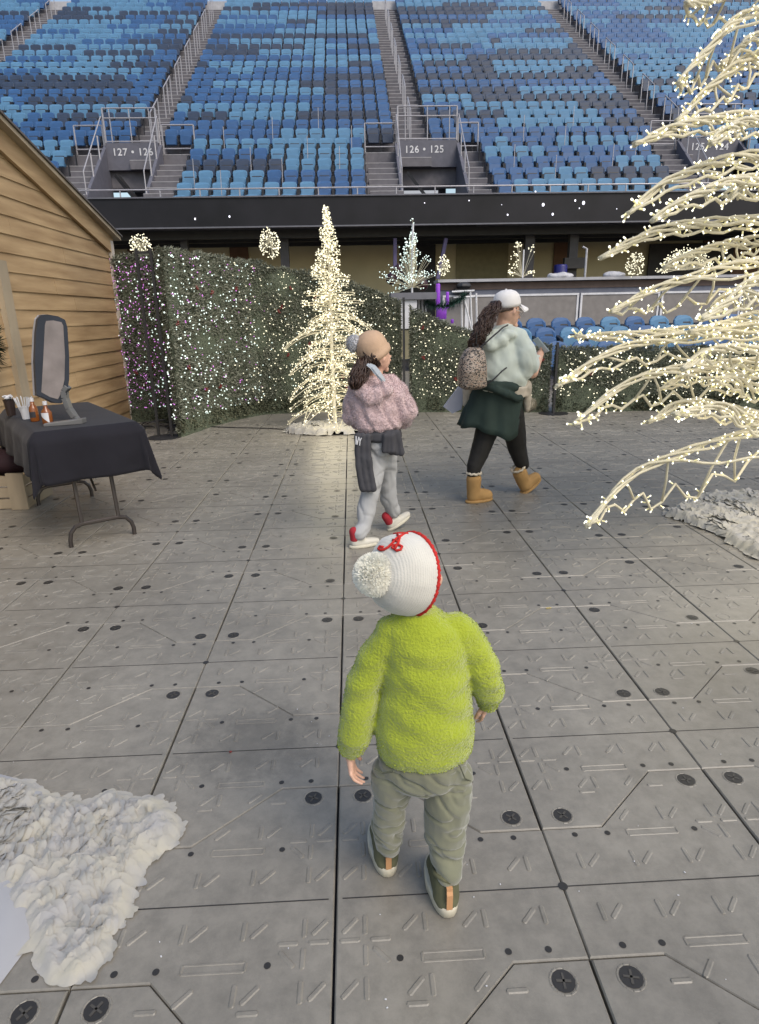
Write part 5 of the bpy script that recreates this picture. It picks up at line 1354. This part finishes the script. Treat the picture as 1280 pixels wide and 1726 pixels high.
# hair
hair = mat('dark_brown_hair', (.035, .016, .010), .45, .5, vscale=40, var=.35, stretch=(1, 1, .15))
def hairstrands(parent, start, pts, rad, n, seed, m=hair, r=.0035, fr=.03):
    rnd = random.Random(seed); b = MB()
    for _ in range(n):
        a = rnd.uniform(0, 6.28); q = rnd.random()**.5; path = []; ph = rnd.uniform(0, 6)
        for i, (p, w_) in enumerate(zip(pts, rad)):
            path.append(V(p)+V((math.cos(a)*w_*q+fr*.25*math.sin(i*1.4+ph), math.sin(a)*w_*q*.8, fr*.2*math.cos(i+ph))))
        fine = []; cu = fr*.08; fq = rnd.uniform(.8, 1.3)
        for i in range(len(path)-1):
            for t in (0, .25, .5, .75): fine.append(path[i].lerp(path[i+1], t)+V((math.cos(ph+fq*(i*4+t*4)), math.sin(ph*2+fq*(i*4+t*4)), math.sin(ph+fq*(i*4+t*4))))*cu*min(1, i*.5+t))
        fine.append(path[-1]); b.tube(fine, [r]*(len(fine)-1)+[r*.3], 4)
    return b.build('hair', m, parent, True)
hairstrands(girl, None, [g_(616, 604, -.06), g_(611, 618, -.08), g_(605, 632, -.11), g_(602, 645, -.13), g_(600, 654, -.13)], [.045, .055, .06, .05, .02], 190, 3, fr=.05)
hairstrands(girl, None, [g_(622, 590, -.05), g_(628, 606, -.07), g_(634, 618, -.06)], [.06, .05, .03], 120, 4)
b = MB(); rb = [(619, 614, -.13), (626, 618, -.15), (634, 628, -.16), (645, 642, -.15)]
for off in (0, 1):
    vs = []
    for i, (x, y, dy) in enumerate(rb):
        w_ = (3, 5, 6, 3)[i]; vs += [g_(x-w_*.3+off*4, y+w_*.6, dy-.01*off), g_(x+w_*.5+off*4, y-w_*.5, dy-.01*off)]
    b.add(vs, [(2*i, 2*i+1, 2*i+3, 2*i+2) for i in range(3)])
o = b.build('hair_ribbon', mat('pale_ribbon', (.50, .54, .58), .6), girl); sm_ = o.modifiers.new('s', 'SOLIDIFY'); sm_.thickness = .002

# ======== woman ========
random.seed(41)
WY = 4.92
def w_(px, py, dy=0): return at(px, py, WY+dy)
wom = thing('person', 'woman in a white cap and pale hoodie with a small backpack looking at her phone', 'person', (1.15, 4.9, 0))
body = MB(); hd = w_(856, 520)
f = V((.93, .35, -.22)).normalized(); sdv = f.cross(V((0, 0, 1))).normalized()
body.ball(hd, (.088, .092, .11), 20, 16)
body.ball(hd+f*.028+V((0, 0, -.045)), (.064, .064, .075), 16, 12)
cap(body, hd+f*.082+V((0, 0, -.02)), .010, hd+f*.112+V((0, 0, -.040)), .013, 8)
body.ball(hd+f*.088+V((0, 0, -.072)), (.018, .016, .010), 8, 6); body.ball(hd+f*.078+V((0, 0, -.108)), .022, 10, 8)
for s in (-1, 1): body.ball(hd+sdv*s*.088+V((0, 0, -.02)), (.014, .014, .028), 10, 8); body.ball(hd+f*.082+sdv*s*.032+V((0, 0, -.012)), .013, 8, 6)
cap(body, hd+V((-.02, 0, -.07)), .055, w_(846, 562), .06)
rings(body, [(w_(842, 690), .12, .10, 0), (w_(842, 640), .15, .11, 0), (w_(845, 600), .17, .12, 0), (w_(848, 572), .15, .10, 0)])
el = w_(898, 628, -.06); hn = w_(911, 596, .12)
chain(body, [(w_(876, 572, -.05), .055), (el, .045), (hn, .030)])
chain(body, [(w_(820, 575, .1), .055), (w_(850, 630, .25), .045), (w_(880, 610, .35), .03)])
hand(body, hn, (.25, .25, .95), (-.85, .45, .1), 1.08, .55, 1)
lf_ = gz(800, 848); rf_ = gz(893, 830)
chain(body, [(w_(832, 700), .08), (w_(818, 735, -.02), .07), (w_(808, 765, -.05), .058), (w_(800, 785, -.08), .046), (V((lf_.x-.01, lf_.y+.03, .22)), .04)])
chain(body, [(w_(856, 700, .03), .08), (w_(868, 730, .06), .07), (w_(872, 755, .1), .058), (w_(879, 778, .12), .046), (V((rf_.x-.06, rf_.y+.03, .24)), .04)])
solid(body, .007, 3, 'body', M['skin'], wom)
mint = mat('mint_sweatshirt', (.50, .55, .50), .9, .1, vscale=5, var=.06, bump=.3, bscale=160, bdist=.002, sheen=.3)
j = MB()
rings(j, [(w_(843, 662), .185, .145, 0), (w_(843, 652), .215, .17, 0), (w_(844, 630), .218, .175, 0), (w_(846, 605), .200, .16, 0), (w_(846, 585), .19, .145, 0), (w_(848, 565), .15, .12, 0), (w_(850, 552), .095, .09, 0), (w_(852, 545), .065, .065, 0)], 30, 2.15)
chain(j, [(w_(872, 570, -.05), .085), (w_(884, 595, -.08), .098), (w_(888, 618, -.08), .095), (w_(896, 622, -.02), .075), (w_(903, 606, .06), .055)], 16)
chain(j, [(w_(818, 572, .08), .08), (w_(822, 600, .15), .09), (w_(850, 632, .25), .07), (w_(872, 618, .33), .05)], 16)
for (px, py, r, dy) in ((818, 572, .06, -.12), (828, 578, .07, -.15), (842, 574, .065, -.15), (856, 564, .055, -.13), (866, 555, .05, -.08), (836, 566, .07, -.1)): j.ball(w_(px, py, dy), (r*1.2, r*.8, r*.8), 12, 8)
def wf(c, n): return crease(c, 4, 4, .008, 2, 4)+crease(c, 7, 5, .004, 6, 4)+ .013*fnz((c.x*9+c.z*7, c.y*9, c.z*8-c.x*6), 1, 3)+.008*fnz((c.x*16, c.y*16, c.z*9), 1, 9)
solid(j, .009, 4, 'hooded_sweatshirt', mint, wom, wf)
b = MB(); 
# cream long layer showing at the side
creamm = mat('cream_layer', (.45, .40, .33), .9, vscale=10)
j = MB(); chain(j, [(w_(886, 650, -.05), .05), (w_(888, 672, -.02), .038), (w_(889, 690, .0), .025)], 12); chain(j, [(w_(790, 655, .05), .05), (w_(786, 680, .08), .03)], 12); rings(j, [(w_(846, 668), .20, .155, 0), (w_(846, 650), .21, .165, 0)], 24)
solid(j, .008, 3, 'cream_shirt', creamm, wom, lambda c, n: .004*fnz(c, 30))
# green garment tied around the waist: flared open cone
gm = mat('forest_green_cloth', (.030, .046, .040), .85, .2, vscale=6, var=.15); vs = []; fs = []; N = 64
lv = 9
for i in range(lv):
    t = i/(lv-1); 
    for k_ in range(N):
        a = 2*math.pi*k_/N; cx_ = 843+(-10)*t; y_ = 647+t*70
        c = w_(cx_, y_); fl = .200+.035*t**1.1+.075*t*max(0, -math.cos(a))**2
        dz = -.10*t*max(0, math.sin(-a+.6))**2*(1) + .13*t*max(0, math.cos(a-.15))**3
        fl = fl-.02*t; r = fl*(1+.055*t*math.sin(a*9+t*1.5)+.03*t*math.sin(a*5+1))+.03*t*fnz((math.cos(a)*4, math.sin(a)*4, t*1.5), 1)+.012*fnz((a*3, t*7, 2), 1)
        vs.append(c+V((r*math.cos(a), r*.80*math.sin(a), dz+.008*math.sin(a*7))))
for i in range(lv-1):
    for k_ in range(N): fs.append((i*N+k_, (i+1)*N+k_, (i+1)*N+(k_+1) % N, i*N+(k_+1) % N))
b.add(vs, fs); sk_ = b.build('green_skirt', gm, wom, True); q_ = sk_.modifiers.new('s', 'SOLIDIFY'); q_.thickness = .006
j = MB(); pts = [w_(815, 650, -.13), w_(835, 655, -.19), w_(855, 664, -.19), w_(872, 672, -.15), w_(880, 668, -.05)]
chain(j, [(p, .032) for p in pts], 12); chain(j, [(w_(800, 648, -.06), .035), (w_(830, 649, -.17), .035), (w_(862, 652, -.17), .035), (w_(882, 655, -.04), .035)], 12)
tk = solid(j, .007, 3, 'tied_sleeves', gm, wom, lambda c, n: .008*fnz(c, 22))
# leggings
lg = mat('black_leggings', (.016, .015, .014), .75, .3)
j = MB()
rings(j, [(w_(846, 716), .12, .11, 0), (w_(845, 700), .165, .135, 0), (w_(844, 660), .165, .13, 0)], 24)
chain(j, [(w_(830, 700, .0), .115), (w_(818, 735, -.02), .088), (w_(808, 765, -.05), .075), (w_(800, 785, -.08), .062), (V((lf_.x-.01, lf_.y+.03, .24)), .052)], 18)
chain(j, [(w_(860, 700, .03), .115), (w_(868, 730, .06), .092), (w_(872, 755, .1), .078), (w_(879, 778, .12), .062), (V((rf_.x-.06, rf_.y+.03, .24)), .052)], 18)
solid(j, .008, 4, 'leggings', lg, wom, lambda c, n: .002*fnz(c, 30))
# boots
bo = mat('tan_suede', (.36, .215, .085), .85, .2, vscale=10, var=.14, bump=.2, bscale=100, bdist=.002); fur = mat('cream_fur', (.52, .46, .36), .95)
def boot(p, heading, pitch):
    Mx = Matrix.Translation(p) @ Matrix.Rotation(heading, 4, 'Z') @ Matrix.Rotation(pitch, 4, 'X')
    j = MB(); cap(j, Mx @ V((0, 0, .055)), .054, Mx @ V((0, .0, .19)), .062, 16); cap(j, Mx @ V((0, .0, .05)), .052, Mx @ V((0, .13, .045)), .046, 16); cap(j, Mx @ V((0, .02, .07)), .055, Mx @ V((0, .10, .055)), .045, 16)
    o = solid(j, .006, 3, 'boot', bo, wom, lambda c, n: .004*fnz(c, 16))
    s = MB(); n = 22; vs = []
    for z, k_ in ((.0, 1.0), (.004, 1.06), (.020, 1.06)): vs += [Mx @ V((.051*k_*math.cos(a), .055+.118*math.sin(a)*k_, z)) for a in [2*math.pi*i/n for i in range(n)]]
    s.add(vs, [tuple(range(n))[::-1]]+[(a*n+i, a*n+(i+1) % n, (a+1)*n+(i+1) % n, (a+1)*n+i) for a in (0, 1) for i in range(n)]+[tuple(range(2*n, 3*n))]); q = s.build('sole', bo, None, True); q.parent = o
    s = MB(); s.tube([Mx @ V((.056*math.cos(a), .056*math.sin(a), .246+.004*math.sin(a*9))) for a in [2*math.pi*i/28 for i in range(29)]], .010, 7); q = s.build('fur_trim', fur, None, True); q.parent = o
boot(lf_+V((-.005, .03, 0)), -1.25, 0); boot(rf_+V((-.02, .02, .012)), -1.05, .50)
# cap
cw = mat('white_cap_cloth', (.72, .70, .69), .8, .2, vscale=6, var=.05); cc = hd+V((-.008, 0, .035)); ax = V((-.12, -.08, 1)).normalized()
CM = Matrix.Translation(cc) @ ax.to_track_quat('Z', 'Y').to_matrix().to_4x4()
b = MB(); b.lathe([(.104, -.022), (.106, 0), (.104, .03), (.094, .060), (.072, .084), (.040, .098), (.002, .102)], 28, CM); b.ball(CM @ V((0, 0, .103)), (.009, .009, .006), 8, 6); capo = b.build('cap', cw, wom, True)
b = MB(); fd = (f-ax*f.dot(ax)).normalized(); sd2 = ax.cross(fd); vs = []; nb = 13
for s_ in range(nb):
    a = (s_/(nb-1)-.5)*2.1; e0 = fd*math.cos(a)*.100+sd2*math.sin(a)*.100; e1 = fd*(math.cos(a*.8)*.100+.078*math.cos(a*1.2)**.6 if abs(a) < 1.3 else .1*math.cos(a))+sd2*math.sin(a)*.095
    for e, z in ((e0, -.012), (e1, -.026-.018*abs(a))): vs += [cc+e+ax*(z-(.026 if z < -.02 else 0)), cc+e+ax*(z-.010-(.026 if z < -.02 else 0))]
fs = []
for s_ in range(nb-1):
    q = s_*4; r = q+4; fs += [(q, q+2, r+2, r), (q+1, r+1, r+3, q+3), (q+2, q+3, r+3, r+2), (q, r, r+1, q+1)]
b.add(vs, fs); o = b.build('brim', cw, None, True); o.parent = capo
# glasses arm and lens
b = MB(); g0 = hd+V((0, 0, -.010)); e = [g0+f*.095-sdv*.045, g0+f*.05-sdv*.088, g0-f*.0-sdv*.092] if True else None
for s in (-1, 1): b.tube([g0+f*.100+sdv*s*.055, g0+f*.05+sdv*s*.088, g0+sdv*s*.094], .0025, 5); b.tube([g0+f*.108+sdv*s*.008+(sdv*s*.022*(1-math.cos(a)))+V((0, 0, .018*math.sin(a))) for a in [2*math.pi*i/12 for i in range(13)]], .002, 5)
b.build('glasses', mat('clear_frame', (.5, .45, .4), .3), wom)
# hair
hairstrands(wom, None, [w_(838, 512, -.06), w_(832, 520, -.10), w_(823, 532, -.14), w_(817, 545, -.17), w_(812, 560, -.2), w_(806, 572, -.21), w_(803, 583, -.2), w_(803, 592, -.19)], [.03, .045, .052, .055, .052, .045, .035, .01], 260, 5, r=.0038, fr=.11)
hairstrands(wom, None, [w_(868, 520, -.07), w_(858, 521, -.085), w_(844, 523, -.09), w_(834, 526, -.1)], [.012, .024, .034, .03], 150, 6, r=.004)
# backpack
bpk = thing('backpack', 'small leopard print backpack on the back of the woman', 'backpack', w_(797, 650, -.2))
lm_ = bpy.data.materials.new('leopard'); lm_.use_nodes = True; n_ = lm_.node_tree.nodes; l_ = lm_.node_tree.links
tc = n_.new('ShaderNodeTexCoord'); mp_ = n_.new('ShaderNodeMapping'); mp_.inputs['Scale'].default_value = (60, 60, 105); vz = n_.new('ShaderNodeTexNoise'); vz.inputs['Scale'].default_value = 1.0; vz.inputs['Detail'].default_value = 3; rm = n_.new('ShaderNodeValToRGB')
e = rm.color_ramp.elements; e[0].position = .46; e[0].color = (.02, .014, .012, 1); e[1].position = .50; e[1].color = (.42, .36, .30, 1); x_ = e.new(.62); x_.color = (.20, .13, .09, 1)
l_.new(tc.outputs['Object'], mp_.inputs[0]); l_.new(mp_.outputs[0], vz.inputs[0]); l_.new(vz.outputs[0], rm.inputs[0]); l_.new(rm.outputs[0], n_['Principled BSDF'].inputs['Base Color']); n_['Principled BSDF'].inputs['Roughness'].default_value = .5
j = MB(); rings(j, [(w_(797, 656, -.24), .07, .05, .3), (w_(797, 651, -.25), .108, .085, .3), (w_(796, 625, -.26), .110, .092, .3), (w_(797, 605, -.25), .098, .08, .3), (w_(799, 591, -.24), .072, .06, .3), (w_(800, 585, -.23), .04, .04, .3)], 26, 2.5)
solid(j, .007, 4, 'bag_body', lm_, bpk, lambda c, n: .003*fnz(c, 25))
b = MB(); b.tube([w_(801, 578, -.22), w_(797, 581, -.25), w_(800, 586, -.25), w_(806, 584, -.24), w_(805, 578, -.23)], .006, 6); b.tube([w_(803, 580, -.24), w_(804, 560, -.25)], .006, 6)
b.tube([w_(809, 587, -.25), w_(824, 573, -.25), w_(838, 561, -.24), w_(848, 552, -.2), w_(856, 548, -.1)], .0065, 6); b.tube([w_(820, 648, -.24), w_(832, 640, -.26), w_(846, 626, -.25), w_(854, 620, -.2)], .0065, 6)
b.build('straps', M['black'], bpk)
b = MB(); b.tube([w_(779, 622, -.34), w_(781, 603, -.33), w_(790, 592, -.32), w_(803, 590, -.31), w_(811, 600, -.3), w_(814, 622, -.3)], .003, 5); b.build('zip', M['black'], bpk)
# phone and carried things
ph = thing('mobile_phone', 'pale blue phone held in the right hand of the woman', 'phone', w_(914, 581, .12)); b = MB()
pm = Matrix.Translation(w_(913, 581, .11)) @ Matrix.Rotation(-.75, 4, 'Y') @ Matrix.Rotation(.5, 4, 'Z'); b.box((-.012, -.036, -.075), (-.004, .036, .075), pm); o = b.build('phone_body', mat('phone_case', (.42, .50, .55), .3), ph); q = o.modifiers.new('b', 'BEVEL'); q.width = .004
b = MB(); b.box((-.0038, -.032, -.070), (-.0030, .032, .070), pm); b.build('phone_screen', mat('phone_screen', (.02, .02, .03), .1), ph)
b = MB(); P_ = [w_(775, 650, .15), w_(748, 686, .15), w_(763, 697, .15), w_(778, 690, .15), w_(785, 660, .15)]
n = len(P_); b.add(P_+[p+V((.0, .03, 0)) for p in P_], [tuple(range(n)), tuple(range(n, 2*n))[::-1]]+[(i, n+i, n+(i+1) % n, (i+1) % n) for i in range(n)]); o = b.build('paper_bag', mat('white_paper', (.48, .48, .54), .7)); tag(o, 'white paper bag hanging at the left side of the woman', 'bag')
ff = puff(w_(893, 682, .05), .06, 1500, mat('beige_fluff', (.40, .37, .30), .95), 'fluffy_charm', None, .003); ff.scale = (1, 1, 1); tag(ff, 'beige fluffy charm dangling at the right hip of the woman', 'charm')
